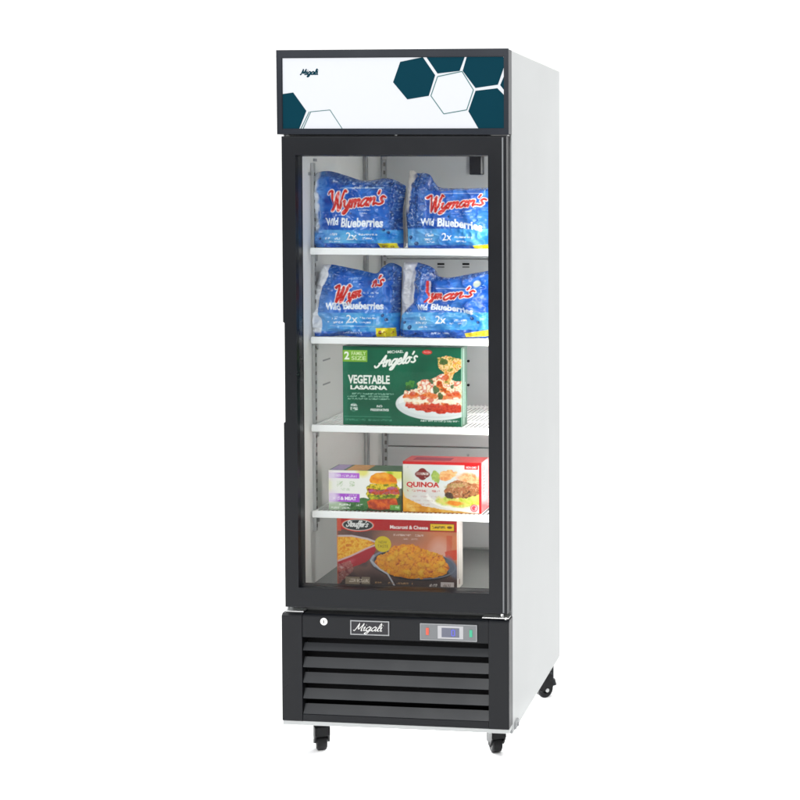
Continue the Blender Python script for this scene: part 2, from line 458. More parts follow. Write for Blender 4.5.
box(bm, x-.017, x+.017, YBK-.0475, YBK-.044, z-.033, z+.033, .001)
part('sensor_box', bm, M['badge'])
# slots on the left wall
bm = bmesh.new()
def at_left(u, v):
    r = RM @ Vector(((u-400-SX)/F, -(v-400-SY)/F, -1)); t = (XL-CAM.x)/r.x; p = CAM+t*r; return p.y, p.z
for (u, v) in ((326.5, 359.5), (326.5, 383.5)):
    y, z = at_left(u, v); box(bm, XL-.001, XL+.0012, y-.03, y+.03, z-.0022, z+.0022)
for (u, v) in ((314.5, 160), (309.5, 174)):
    y, z = at_left(u, v); box(bm, XL-.001, XL+.003, y-.012, y+.012, z-.004, z+.004)
for q in split(bm): part('wall_slot', q, M['silver'])
# shelf standards
def pilaster(kind, pos, z0, z1, wd=.017):
    bm = bmesh.new()
    if kind == 'side':
        x, y = pos; s = 1 if x < .3 else -1
        box(bm, min(x, x+s*.009), max(x, x+s*.009), y-wd/2, y+wd/2, z0, z1, .001)
        n = int((z1-z0)/.026)
        for i in range(n):
            z = z0+.015+i*.026
            box(bm, x+s*.0092-.0006, x+s*.0092+.0006, y-.0035, y+.0035, z-.005, z+.005, mi=1)
    else:
        x, y = pos
        box(bm, x-wd/2, x+wd/2, y-.012, y, z0, z1, .001)
        n = int((z1-z0)/.026)
        for i in range(n):
            z = z0+.015+i*.026
            box(bm, x-.0035, x+.0035, y-.0126, y-.0118, z-.006, z+.006, mi=1)
    part('shelf_standard', bm, [M['steel'] if kind == 'side' else M['duct'], M['slot']])
ys = at_left(313.5, 450)[0]
pilaster('side', (XL+.0002, ys), at_left(313.5, 531)[1], ZC-.06, .016)
pilaster('side', (XR-.0002, ys), at_left(313.5, 531)[1], ZC-.06, .016)
pilaster('back', (x0d+.007, YBK-.0005), ZF+.06, ZC-.04)
pilaster('back', (XR-.012, YBK-.0005), ZF+.06, ZC-.04)
# strips standing in for shade in the corner and next to the back standard
bm = bmesh.new(); xg = at(366, 448, YBK-.02)[0]
box(bm, xg, xg+.006, YBK-.012, YBK-.0006, ZF+.002, ZC-.002, .001)
box(bm, x0d-.007, x0d-.003, YBK-.010, YBK-.0006, ZF+.002, ZC-.002, .001)
for q in split(bm): part('corner_shade_strip', q, M['silver'])
# inside LED lamp on the right of the door opening
bm = bmesh.new(); box(bm, XR-.012, XR-.0005, .006, .022, ZF+.05, ZC-.05, .002)
part('led_fill_strip', bm, M['led'])
bm = bmesh.new(); box(bm, XR-.012, XR-.0005, .235, .255, ZF+.05, ZC-.03, .002)
part('led_fill_strip', bm, M['rear_fill'])  # second glowing strip, added out of view to brighten the back wall

# shelves
SHZ = [at(400, v, .05)[1] for v in (251.8, 341.3, 429.8, 516.2)]
def make_shelf():
    e = bpy.data.objects.new('shelf', None); COL.objects.link(e); e.parent = fr
    bm = bmesh.new()
    x0, x1, y0, y1 = XL+.012, XR-.012, .056, .50
    for x in np.arange(x0+.006, x1, .0125): box(bm, x-.0016, x+.0016, y0, y1, .0055, .0087)
    for y in (y0+.004, .2, .35, y1): cyl(bm, (x0, y, .003), (x1, y, .003), .0032, n=10)
    for x in (x0, x1): box(bm, x-.003, x+.003, y0, y1, -.004, .0085, .001)
    w = obj('wire_rack', bm, M['wire'], e)
    bm = bmesh.new()
    box(bm, XL+.006, XR-.006, .044, .0555, -.0098, .0098, .0022)
    l = obj('front_lip', bm, M['wire'], e)
    cs = []
    for s, x in ((1, XL+.001), (-1, XR-.001)):
        bm = bmesh.new(); a, b = sorted((x, x+s*.012)); y = ys
        prism(bm, [(y-.010, 0), (y+.012, 0), (y+.012, -.030), (y+.006, -.030), (y-.010, -.014)], 'x', a, b)
        cs.append(obj('shelf_clip', bm, M['steel'], e))
    return e, [w, l]+cs
e0, kids = make_shelf()
for i, z in enumerate(SHZ):
    if i == 0: e = e0
    else:
        e = e0.copy(); COL.objects.link(e); e.parent = fr
        for k in kids:
            c = k.copy(); COL.objects.link(c); c.parent = e
    e.location = (-W/2, -D/2, z)

# ---- illuminated sign
bm = bmesh.new()
so = (0.0, W, HB, H); bx0, bz0 = at(282.6, 128.6, YF); bx1, bz1 = at(503.6, 56.6, YF)
ring(bm, so, (bx0, bx1, bz0, bz1), YF, -.0006)
es = [e for e in bm.edges if all(abs(v.co.y-YF) < 1e-5 for v in e.verts) and all(v.co.x in (so[0], so[1]) or v.co.z in (so[2], so[3]) or True for v in e.verts)]
es = [e for e in es if (abs(e.verts[0].co.x-e.verts[1].co.x) < 1e-6 or abs(e.verts[0].co.z-e.verts[1].co.z) < 1e-6)]
bmesh.ops.bevel(bm, geom=es, offset=.0016, segments=2, affect='EDGES')
sf = part('sign_frame', bm, M['signframe'])
def sub(name, bm, mats, parent, smooth=False):
    o = obj(name, bm, mats, parent, smooth)
    o.matrix_parent_inverse = Matrix.Identity(4); return o
bm = bmesh.new()
box(bm, bx0-.001, bx1+.001, YF+.004, YF+.012, bz0-.001, bz1+.001)
sp = sub('sign_panel', bm, M['sign'], sf)
def clip(pts, x0, x1, z0, z1):
    for ax, lim, sg in ((0, x0, 1), (0, x1, -1), (1, z0, 1), (1, z1, -1)):
        out = []
        for i in range(len(pts)):
            a, b = pts[i], pts[(i+1) % len(pts)]
            ia, ib = (a[ax]-lim)*sg >= 0, (b[ax]-lim)*sg >= 0
            if ia: out.append(a)
            if ia != ib:
                t = (lim-a[ax])/(b[ax]-a[ax]); out.append((a[0]+t*(b[0]-a[0]), a[1]+t*(b[1]-a[1])))
        pts = out
        if len(pts) < 3: return []
    return pts
c2 = lambda q: at(380+q[0]/4.21, 40+q[1]/4.21, YF+.003)
c1 = lambda q: at(265+q[0]/5.333, 40+q[1]/5.333, YF+.003)
hexes = [[c2(q) for q in h] for h in (
  [(85, 92), (180, 72), (232, 148), (205, 235), (115, 250), (55, 178)],
  [(165, 28), (375, 20), (335, 130), (242, 141)],
  [(374, 40), (495, 30), (530, 90), (496, 188), (402, 202), (348, 130)],
  [(402, 214), (494, 203), (540, 250), (560, 400), (430, 400), (372, 300)],
  [(506, 190), (560, 60), (560, 260)])] + [[c1(q) for q in h] for h in (
  [(60, 293), (150, 280), (220, 378), (172, 500), (60, 500)],)]
for h in hexes:
    h = clip(h, bx0, bx1, bz0, bz1)
    if h:
        bm = bmesh.new(); prism(bm, h, 'y', YF+.0028, YF+.0038); sub('hexagon_print', bm, M['teal'], sf)
bm = bmesh.new()
def seg(bm, a, b, w, y0, y1):
    a, b = Vector(a), Vector(b); d = (b-a).normalized(); n = Vector((-d.y, d.x))*w/2
    q = clip([tuple(a+n), tuple(b+n), tuple(b-n), tuple(a-n)], bx0, bx1, bz0, bz1)
    if q: prism(bm, q, 'y', y0, y1)
hx = [c2(q) for q in [(242, 154), (345, 132), (393, 210), (365, 294), (268, 311), (214, 235)]]
for i in range(6): seg(bm, hx[i], hx[(i+1) % 6], .0024, YF+.0029+.0001*i, YF+.0040)
sub('hexagon_outline', bm, M['greyline'], sf); bm = bmesh.new()
for i, (a, b) in enumerate(([(188, 480), (236, 382)], [(200, 480), (243, 384)], [(241, 383), (346, 373)], [(346, 373), (412, 474)])):
    seg(bm, c1(a), c1(b), .0019, YF+.0029+.0001*i, YF+.0040)
sub('hexagon_outline', bm, M['greyline'], sf)
def letters(name, text, x0, z0, width, xh, r, y, m, parent, slant=.25, flat=.5):
    cu = bpy.data.curves.new(name, 'CURVE'); cu.dimensions = '3D'; cu.bevel_depth = r; cu.bevel_resolution = 2; cu.use_fill_caps = True
    st, adv = script_strokes(text, slant); k = width/(adv+slant)
    for L in st:
        sp_ = cu.splines.new('POLY'); sp_.points.add(len(L)-1)
        for p, (a, b) in zip(sp_.points, L): p.co = (a*k, 0, b*xh, 1)
    t = bpy.data.objects.new(name, cu); COL.objects.link(t)
    dg = bpy.context.evaluated_depsgraph_get(); me = bpy.data.meshes.new_from_object(t.evaluated_get(dg))
    bpy.data.objects.remove(t); bpy.data.curves.remove(cu)
    for v in me.vertices: v.co = (x0+v.co.x, y+v.co.y*flat, z0+v.co.z)
    me.materials.clear(); me.materials.append(m)
    o = bpy.data.objects.new(name, me); COL.objects.link(o); o.parent = parent; return o
lx, lz = at(300.3, 74.6, YF+.003); lx2 = at(318.5, 74.6, YF+.003)[0]
letters('sign_lettering', 'Migali', lx, lz, lx2-lx, .0082, .0017, YF+.0035, M['teal'], sf)
bm = bmesh.new(); sx_, sz_ = at(395, 133.5, YF)
cyl(bm, (sx_, YF+.012, HB-.004), (sx_, YF+.012, HB+.001), .005, n=16)
sub('screw_head', bm, M['steel'], sf)

# ---- door
OX0, OZ0 = at(298.6, 589, YF); OX1, OZ1 = at(487.9, 155.2, YF)
OZ0 = at(400, 591.0, YF)[1]
bm = bmesh.new()
zn0, zn1 = at(283, 423, YF)[1], at(283, 322, YF)[1]
GY = YF+.014           # where the frame meets the glass
def vv(x, y, z): return bm.verts.new((x, y, z))
out2 = [(DL, DB), (DR, DB), (DR, DT), (DL, DT), (DL, zn1), (DL+.0042, zn1-.003), (DL+.0042, zn0+.003), (DL, zn0)]
inn = [(OX0, OZ0), (OX1, OZ0), (OX1, OZ1), (OX0, OZ1)]
b_ = .003
def inset(p, d):
    cx, cz = (DL+DR)/2, (DB+DT)/2
    return (p[0]+(d if p[0] < cx else -d), p[1]+(d if p[1] < (DB+.2) else -d if p[1] > DT-.2 else 0))
rows = []
rows.append([vv(p[0], -.006, p[1]) for p in out2])
rows.append([vv(p[0], YF+b_, p[1]) for p in out2])
rows.append([vv(*(lambda q: (q[0], YF+b_*.3, q[1]))(inset(p, b_*.3))) for p in out2])
rows.append([vv(*(lambda q: (q[0], YF, q[1]))(inset(p, b_))) for p in out2])
n8 = 8
for r in range(3):
    for i in range(n8): bm.faces.new((rows[r][i], rows[r][(i+1) % n8], rows[r+1][(i+1) % n8], rows[r+1][i]))
I0 = [vv(p[0], YF, p[1]) for p in inn]
fo = rows[3]
bm.faces.new((fo[0], fo[1], I0[1], I0[0])); bm.faces.new((fo[1], fo[2], I0[2], I0[1])); bm.faces.new((fo[2], fo[3], I0[3], I0[2]))
bm.faces.new((fo[3], fo[4], fo[5], fo[6], fo[7], fo[0], I0[0], I0[3]))
g = .005
I1 = [vv(p[0]+(g if p[0] < .3 else -g)*.6, GY, p[1]+(g if p[1] < 1 else -g)*.4) for p in inn]
for i in range(4): bm.faces.new((I0[i], I0[(i+1) % 4], I1[(i+1) % 4], I1[i]))
I2 = [vv(v.co.x, -.006, v.co.z) for v in I1]
for i in range(4): bm.faces.new((I1[i], I1[(i+1) % 4], I2[(i+1) % 4], I2[i]))
bo = rows[0]
bm.faces.new((bo[0], bo[1], I2[1], I2[0])); bm.faces.new((bo[1], bo[2], I2[2], I2[1])); bm.faces.new((bo[2], bo[3], I2[3], I2[2]))
bm.faces.new((bo[3], bo[4], bo[5], bo[6], bo[7], bo[0], I2[0], I2[3]))
dr = part('door', bm, M['black'])
bm = bmesh.new()
box(bm, OX0+.002, OX1-.002, GY+.001, GY+.005, OZ0+.002, OZ1-.002)
sub('glass_pane', bm, M['glass'], dr)
bm = bmesh.new()
ring(bm, (DL+.012, DR-.012, DB+.01, DT-.01), (OX0+.0035, OX1-.0035, OZ0+.0025, OZ1-.0025), -.0058, -.0008)
sub('gasket', bm, M['rubber'], dr)
bm = bmesh.new()
box(bm, DL+.0008, DL+.0038, YF+.012, -.008, zn0+.006, zn1-.006, .001)
sub('recessed_handle', bm, M['slat'], dr)
bm = bmesh.new()
xa, _ = at(502.2, 300, YF); xb, _ = at(503.6, 300, YF)
box(bm, xa, xb, YF-.0006, YF+.001, DB+.004, DT-.004)
sub('edge_highlight', bm, M['display'], dr)  # pale strip standing in for the highlight along the door bevel
# hinges
bm = bmesh.new()
xh0, _ = at(482, 618, YF+.01)
box(bm, xh0, W-.003, YF+.010, -.001, GT+.007, GT+.0105, .001)
cyl(bm, (W-.025, YF+.022, GT+.010), (W-.025, YF+.022, DB+.001), .005, n=16)
cyl(bm, (W-.012, YF+.014, GT+.002), (W-.012, YF+.014, GT+.012), .0045, n=12)
part('hinge', bm, M['chrome'])
bm = bmesh.new()
box(bm, W-.05, W-.004, YF+.010, -.001, DT+.001, DT+.0035)
part('hinge', bm, M['steel'])
bm = bmesh.new()
box(bm, .006, .060, YF+.012, -.001, GT+.006, GT+.010, .001)
part('filler_strip', bm, M['steel'])

# ---- grille base
PX0, _ = at(302.3, 660, YF); PX1, _ = at(488.4, 660, YF)
_, PZ1 = at(302, 637.2, YF); _, PZ0 = at(302, 714.2, YF)
bm = bmesh.new()
ch = .006
# side pillars and top band with chamfered top edge
def pillar(x0, x1, y0):
    prism(bm, [(y0, GB), (-.0006, GB), (-.0006, GT+.005), (y0+.008, GT+.005), (y0, GT-.001)], 'x', x0, x1)
pillar(0, PX0-.0004, YF); pillar(PX1+.0004, W, YF)
prism(bm, [(YF+.0012, PZ1), (-.0006, PZ1), (-.0006, GT+.0045), (YF+.009, GT+.0045), (YF+.0012, GT-.0015)], 'x', PX0, PX1)
box(bm, PX0, PX1, YF+.0012, -.0006, GB+.0002, PZ0)
gr = part('grille_panel', bm, M['black'])
m_ = gr.modifiers.new('b', 'BEVEL'); m_.width = .0012; m_.segments = 2; m_.limit_method = 'ANGLE'
bm = bmesh.new()
quad((PX0, -.004, PZ0), (PX1, -.004, PZ0), (PX1, -.004, PZ1), (PX0, -.004, PZ1))
quad((PX0, -.004, PZ0), (PX0, YF+.004, PZ0), (PX0, YF+.004, PZ1), (PX0, -.004, PZ1))
quad((PX1, -.004, PZ0), (PX1, YF+.004, PZ0), (PX1, YF+.004, PZ1), (PX1, -.004, PZ1))
sub('grille_recess', bm, M['dark'], gr)
tops = [642.3, 656.6, 672.0, 687.8, 703.2]; bots = [650.2, 667.0, 682.5, 698.2, 713.6]
for a, b in zip(tops, bots):
    _, za = at(303, a, YF+.016); _, zb = at(303, b, YF+.003)
    bm = bmesh.new()
    prism(bm, [(YF+.003, zb), (YF+.0045, zb-.0012), (YF+.0200, za-.002), (YF+.0185, za)], 'x', PX0+.0006, PX1-.0006)
    s = sub('louvre', bm, M['slat'], gr)
# lock
kx, kz = at(324.2, 621.3, YF)
bm = bmesh.new()
cyl(bm, (kx, YF-.003, kz), (kx, YF+.003, kz), .0105, n=32)
cyl(bm, (kx, YF-.0045, kz), (kx, YF-.001, kz), .0070, .0075, n=32)
box(bm, kx-.0010, kx+.0010, YF-.0050, YF-.003, kz-.004, kz+.004, mi=1)
sub('key_lock', bm, [M['chrome'], M['dark']], gr)
# badge
ax, az = at(350.6, 634.4, YF); bx, bz = at(389.4, 621.2, YF)
bm = bmesh.new(); box(bm, ax, bx, YF-.0015, YF+.002, az, bz, .0006)
bd = sub('badge', bm, M['badge'], gr)
bm = bmesh.new(); ring(bm, (ax, bx, az, bz), (ax+.0030, bx-.0030, az+.0030, bz-.0030), YF-.0028, YF-.0012)
for v in bm.verts: pass
rim = obj('badge_rim', bm, M['silver'], gr)
letters('badge_lettering', 'Migali', ax+.010, az+.0125, bx-ax-.026, .0115, .0016, YF-.0026, M['chrome'], gr, slant=.35)
# controller
ax, az = at(420.4, 639.6, YF); bx, bz = at(477.2, 625.0, YF)
bm = bmesh.new(); box(bm, ax, bx, YF-.0025, YF+.002, az, bz, .0010)
ct = sub('temperature_controller', bm, M['display'], gr)
w_, h_ = bx-ax, bz-az
def cbox(name, u0, u1, v0, v1, m, d=.0045):
    bm = bmesh.new(); box(bm, ax+w_*u0, ax+w_*u1, YF-d, YF-.001, az+h_*v0, az+h_*v1, .0005); return obj(name, bm, m, gr)
ring_b = bmesh.new(); ring(ring_b, (ax, bx, az, bz), (ax+.0022, bx-.0022, az+.0022, bz-.0022), YF-.0036, YF-.0022)
obj('controller_rim', ring_b, M['silver'], gr)
cbox('controller_window', .31, .76, .12, .90, M['light'], .0034)
cbox('display_glass', .38, .69, .22, .78, M['display2'], .0042)
cbox('red_switch', .105, .155, .32, .74, M['red'], .0050)
cbox('green_switch', .87, .92, .28, .70, M['green'], .0050)
bm = bmesh.new()
for (u0, u1, v0, v1) in ((.55, .57, .32, .68), (.60, .62, .32, .68), (.565, .605, .64, .70), (.565, .605, .30, .36)):
    box(bm, ax+w_*u0, ax+w_*u1, YF-.0050, YF-.0040, az+h_*v0, az+h_*v1)
obj('display_digit', bm, M['blue'], gr)

# ---- casters
def make_caster():
    bm = bmesh.new()
    box(bm, -.026, .026, -.026, .026, .083, .0878, .001)
    cyl(bm, (0, 0, .072), (0, 0, .084), .023, n=24)
    for s in (-1, 1):
        prism(bm, [(-.026, .074), (.026, .074), (.030, .034), (.016, .018), (-.006, .024), (-.026, .050)], 'x', s*.019-.0025, s*.019+.0025)
    prism(bm, [(-.027, .0745), (.027, .0745), (.027, .060), (-.010, .060), (-.027, .048)], 'x', -.0165, .0165)
    cyl(bm, (-.022, .008, .026), (.022, .008, .026), .0045, n=12)
    b = obj('caster', bm, M['rubber'], fr)
    bm = bmesh.new(); R_ = .026
    pr = [(-.0155, R_-.005), (-.0125, R_), (.0125, R_), (.0155, R_-.005), (.0155, .012), (.009, .009), (-.009, .009), (-.0155, .012)]
    n = 32; vr = [[bm.verts.new((x, .008+r*math.cos(t), .026+r*math.sin(t))) for (x, r) in pr] for t in np.linspace(0, 2*math.pi, n, endpoint=False)]
    for i in range(n):
        for j in range(len(pr)): bm.faces.new((vr[i][j], vr[i][(j+1) % 8], vr[(i+1) % n][(j+1) % 8], vr[(i+1) % n][j]))
    w = obj('wheel', bm, M['rubber'], b)
    hs = []
    for s in (-1, 1):
        bm = bmesh.new(); cyl(bm, (s*.0215, .008, .026), (s*.0242, .008, .026), .0062, n=16); hs.append(obj('axle_cap', bm, M['steel'], b))
    return b, [w]+hs
c0, ck = make_caster()
spots = [(.082, .045, 25), (.586, .085, 30), (.622, .565, -50), (.070, .600, 15)]
for i, (x, y, a) in enumerate(spots):
    if i == 0: c = c0
    else:
        c = c0.copy(); COL.objects.link(c); c.parent = fr
        for k in ck:
            q = k.copy(); COL.objects.link(q); q.parent = c
    c.location = (x-W/2, y-D/2, 0); c.rotation_euler = (0, 0, math.radians(a))
bm = bmesh.new()
cyl(bm, (.630, .688, .0), (.630, .688, .018), .016, .012, n=20); cyl(bm, (.630, .688, .018), (.630, .688, ZB), .007, n=14)
part('levelling_foot', bm, M['slat'])
bm = bmesh.new()
box(bm, W-.012, W+.006, .018, .060, ZB+.004, ZB+.026, .004); cyl(bm, (W+.002, .04, ZB+.014), (W+.009, .04, ZB+.014), .006, n=14)
part('side_bracket', bm, M['silver'])

# =================================================================== THE GOODS
YI = .066   # front plane of goods on the shelves
def carton(name, px, depth, front, side, top, label, cat, y=YI, zfloor=None, art=None, yaw=0, group=None):
    """box whose printed front is given as (x0,y0,x1,y1) of the photograph"""
    u0, v0, u1, v1 = px
    xa, zt = at(u0, v0, y); xb, zb = at(u1, v1, y)
    if zfloor is not None:
        zt, zb = (zt if y > .05 else zt-zb+zfloor), zfloor
    w, h = xb-xa, zt-zb
    e = empty(name, ((xa+xb)/2, y+depth/2, zb), label, cat, group)
    nx, ny = int((u1-u0)*2.6), int((v1-v0)*2.6)
    X, Z = np.meshgrid(np.linspace(0, 1, nx), np.linspace(0, 1, ny))
    # softly bulging board, rounded edges
    bul = .0016*np.sin(X*math.pi)*np.sin(Z*math.pi)
    ed = np.minimum(np.minimum(X*w, (1-X)*w), np.minimum(Z*h, (1-Z)*h)); rd = .0012
    edge = np.where(ed < rd, rd-np.sqrt(np.maximum(0, rd*rd-(rd-ed)**2)), 0)
    V = np.stack([-w/2+X*w, -depth/2-bul+edge, Z*h], -1).reshape(-1, 3)
    C = art.sample(u0+X*(u1-u0), v1-Z*(v1-v0)).reshape(-1, 3)
    f = mesh_np('printed_front', V, grid_faces(nx, ny), C, M['card'], e, True)
    # carton body: sides, top, bottom, back
    bm = bmesh.new()
    x0, x1, y0, y1 = -w/2, w/2, -depth/2+rd, depth/2
    fs = {}
    def F4(k, *p): poly(bm, p, {'side': 0, 'top': 1}[k])
    F4('side', (x1, y0, 0), (x1, y1, 0), (x1, y1, h), (x1, y0, h)); F4('side', (x0, y0, 0), (x0, y1, 0), (x0, y1, h), (x0, y0, h))
    F4('side', (x0, y1, 0), (x1, y1, 0), (x1, y1, h), (x0, y1, h)); F4('side', (x0, y0, 0), (x1, y0, 0), (x1, y1, 0), (x0, y1, 0))
    F4('top', (x0, y0, h), (x1, y0, h), (x1, y1, h), (x0, y1, h))
    # tuck flap seam and end panel label
    ms = [mat(name+'_side', tuple(lin(side)), .4, noise=(30, .05)), mat(name+'_top', tuple(lin(top)), .4, noise=(30, .05))]
    b = obj('carton_body', bm, ms, e)
    return e, w, h
def strips(e, name, quads, m):
    bm = bmesh.new()
    for q in quads: box(bm, *q)
    return obj(name, bm, m, e)

# ---- lasagne carton
A = Art(342.5, 346, 462.3, 427.2, (22, 92, 66))
g = A.n(30, 3, 2); A.put(sst(A.X, 342, 360)*0+(1-sst(A.X, 343, 352)), (70, 140, 112), .7)
A.food(np.ones(A.X.shape), [(16, 78, 56), (26, 102, 74)], 30, 9, .6)
A.ink = .9; A.rect(342, 350.0, 367.5, 362, (130, 178, 78)); A.rect(342, 350.3, 367.5, 352, (150, 195, 95), .6)
A.text('2', 344.2, 351.5, 349.3, 359.8, (248, 252, 240), .03)
A.text('FAMILY', 351.5, 351.5, 366, 355.2, (225, 240, 190), .01); A.text('SIZE', 351.5, 356.4, 366, 360.2, (225, 240, 190), .01)
A.script("Angelo's", 376.5, 367.6, 5.9, 41.5, .85, (246, 248, 240), rise=6.5, slant=.3)
A.text('MICHAEL', 388, 350.2, 404, 353.0, (235, 240, 232), .02, warp=lambda x, y: (x, y-(x-388)*.06))
A.put(A.ell(427.5, 351.2, 4.8, 2.3), (205, 48, 46)); A.text('FROZEN', 424.2, 350.2, 430.8, 352.2, (240, 190, 180))
A.text('VEGETABLE', 347.8, 375.6, 390.0, 384.6, (243, 246, 238), .035)
A.text('LASAGNA', 350.3, 386.3, 387.5, 390.6, (243, 246, 238), .05)
for i, v in enumerate((394.2, 396.8, 399.4)): A.smalltype(347, v, 394 if i == 0 else 390, v+1.5, (150, 195, 172), 40+i, .8)
A.put(A.ell(353.6, 409, 3.6, 4.6)*(1-A.ell(353.6, 409, 2.6, 3.5)), (120, 170, 150), .4)
A.smalltype(350.5, 405.5, 357, 408, (225, 235, 228), 45, .9); A.smalltype(350, 409, 357.5, 412, (225, 235, 228), 46, .9)
A.text('NO', 377, 406.4, 382.3, 408.8, (235, 240, 235), .03); A.text('PRESERVATIVES', 370.5, 410, 389, 412.6, (235, 240, 235), .04)
A.rect(343, 418.3, 391, 419, (90, 155, 125), .6); A.smalltype(345, 421, 392, 423, (95, 160, 130), 47, .6)
# plate
pl = A.ell(436, 404.5, 40, 16.5); A.put(pl, (222, 226, 224)); A.put(A.ell(437, 402.5, 38, 14.5)*pl, (240, 241, 238)); A.put(A.ell(430, 409.5, 36, 9.5)*pl, (196, 204, 204), .45)
las = A.pol([(403, 397), (405, 391), (417, 389), (419, 381), (437, 377), (449, 368), (452, 380), (463, 381), (463, 412), (440, 414), (420, 412), (405, 407)], 3.0, 60)
A.food(las, [(170, 60, 36), (226, 130, 70), (240, 214, 176), (248, 238, 218), (240, 222, 190), (210, 80, 44), (250, 242, 226)], 7.5, 61)
A.put(las*sst(A.Y+(A.n(5, 66, 2)-.5)*4, 403.5, 406), (190, 50, 36), .85)
A.food(las*sst(A.Y+(A.n(5, 66, 2)-.5)*4, 403.5, 406), [(150, 34, 24), (215, 80, 60), (170, 42, 30)], 3, 67, .8)
A.food(las*(1-sst(abs(A.Y-401+(A.n(7, 68, 2)-.5)*4), 1.2, 2.4)), [(240, 230, 205), (250, 244, 230)], 3, 69, .9)
A.food(las*(1-sst(abs(A.Y-396+(A.n(6, 71, 2)-.5)*6), 1.4, 3)), [(196, 70, 40), (228, 130, 60), (204, 80, 52)], 3, 70, .85)
A.food(A.pol([(437, 357), (447, 355), (462, 358), (463, 366), (454, 373), (450, 384), (444, 384), (445, 372), (440, 368)], 2.2, 72), [(120, 130, 60), (236, 190, 120), (245, 226, 180), (214, 120, 60), (240, 214, 120)], 4, 73)
for (x, y, r, q) in ((444, 361, 4, 1), (437.5, 390, 4.2, 2), (441, 396.5, 3.6, 3), (452, 386, 2.6, 4), (412, 384.5, 4.4, 5), (409, 387.5, 3, 6), (432, 381, 2.2, 7)):
    A.food(A.ell(x, y, r, r*.8, q*31, wob=1.6, seed=80+q), [(28, 62, 34), (62, 104, 52), (40, 82, 44)] if q != 5 else [(50, 110, 50), (90, 150, 70)], 2.5, 90+q, .92)
for (x, y) in ((413, 394), (424, 398), (431, 400), (449, 394), (457, 393), (446, 377)):
    A.food(A.ell(x, y, 3.2, 2.6, wob=.9, seed=int(x)), [(190, 50, 36), (230, 110, 70)], 2, int(x)+9, .8)
A.text('NET WT 32 OZ (2 LB) 907g', 421, 420.8, 459, 423.2, (226, 236, 230), .03)
A.rect(461.2, 346, 462.4, 428, (150, 195, 170), .7)
e, w, h = carton('lasagna_carton', (342.5, 346, 462.3, 427.2), .056, None, (24, 86, 62), (26, 96, 70),
    'green frozen vegetable lasagna carton with a plated slice, standing on the third shelf', 'frozen meal box', zfloor=SHZ[2]+.0089, art=A)
strips(e, 'side_panel_print', [(w/2-.0002, w/2+.0006, -.016, -.006, h*.02, h*.98), (w/2-.0002, w/2+.0006, .004, .008, h*.1, h*.55)], mat('pale_green_print', tuple(lin((150, 186, 168))), .5, noise=(220, .5)))

# ---- burger carton
A = Art(328.4, 470, 401.8, 510.8, (246, 246, 240)); A.ink = .88; A.sat = 1.25
A.put(1-sst(A.X, 329, 334), (240, 240, 190), .5)
A.put(A.ell(363, 471, 6, 5, soft=4), (232, 226, 120), .8); A.put(A.ell(396, 471, 12, 8, soft=5), (222, 220, 110), .9); A.put(A.ell(390, 472, 3, 2, soft=2), (130, 170, 40), .8)
A.rect(329, 472.5, 359.6, 477.9, (178, 112, 206)); A.put(A.ell(330, 475, 8, 5, soft=5), (244, 236, 246), .85)
A.text('CHICK\'N', 336, 473.8, 341, 476.6, (245, 235, 250), .03); A.smalltype(342, 474.2, 357, 476.8, (240, 225, 246), 31, .8)
A.script('allegy', 337.5, 486.8, 2.7, 17, .34, (176, 198, 160), slant=.2, a=.8) if False else A.smalltype(337, 481, 355, 486.5, (176, 200, 158), 32, .75)
A.smalltype(341, 488, 350, 490.5, (200, 214, 190), 33, .7)
gm = A.pol([(328, 503), (346, 500), (364, 497), (372, 499), (403, 494), (403, 512), (328, 512)], 1, 20); A.food(gm, [(40, 84, 44), (78, 122, 72), (52, 96, 54)], 5, 21)
A.put(A.ell(334, 506, 10, 7, soft=6), (205, 220, 196), .75)
A.rect(329, 493.5, 359.8, 502, (168, 96, 200)); A.put(A.ell(331, 497, 7, 6, soft=5), (240, 228, 244), .85)
A.text('& MEAT', 340.5, 496.6, 356.5, 500.3, (252, 246, 254), .04); A.smalltype(333, 496.8, 340, 500.2, (252, 246, 254), 34, .8); A.smalltype(346, 494.4, 357, 495.6, (235, 215, 242), 35, .8)
A.smalltype(339, 503.8, 363, 506.0, (232, 240, 228), 36, .95); A.smalltype(331, 507.2, 350, 509.2, (232, 240, 228), 37, .95)
A.food(A.pol([(394, 489), (403, 486), (403, 512), (366, 512), (368, 506), (392, 500)], 1.5, 19), [(38, 60, 30), (70, 66, 34), (48, 76, 44)], 4, 18, .9)
# burger
bun = A.pol([(369.5, 479.5), (371.5, 474.5), (377, 471.8), (385, 471.2), (392, 473), (396.5, 477), (397.5, 482), (392, 484), (378, 483.5), (370.5, 482)], .6, 22)
A.food(bun, [(206, 104, 30), (226, 138, 52), (240, 168, 80)], 8, 23); A.put(bun*A.ell(381, 474.5, 8, 2.6, soft=2), (250, 200, 130), .5); A.put(bun*sst(A.Y, 479, 483), (244, 186, 90), .5)
mid = A.pol([(366.5, 487), (370, 483), (397, 482.5), (400, 487), (399, 496), (394, 499), (372, 499), (367, 496)], 2.2, 24)
A.food(mid, [(120, 120, 30), (214, 190, 70), (236, 214, 120), (190, 160, 50), (110, 130, 40)], 3.2, 25)
A.food(A.pol([(368, 487.5), (382, 489), (398, 486), (399, 493), (384, 494), (369, 493)], 2.0, 26), [(150, 46, 30), (196, 78, 52), (170, 90, 110), (120, 60, 40)], 3.2, 27, .95)
A.put(A.ell(391, 487, 4, 1.6, -8), (168, 88, 140), .8); A.put(A.ell(371, 490, 2.6, 1.2, -8), (170, 96, 150), .7)
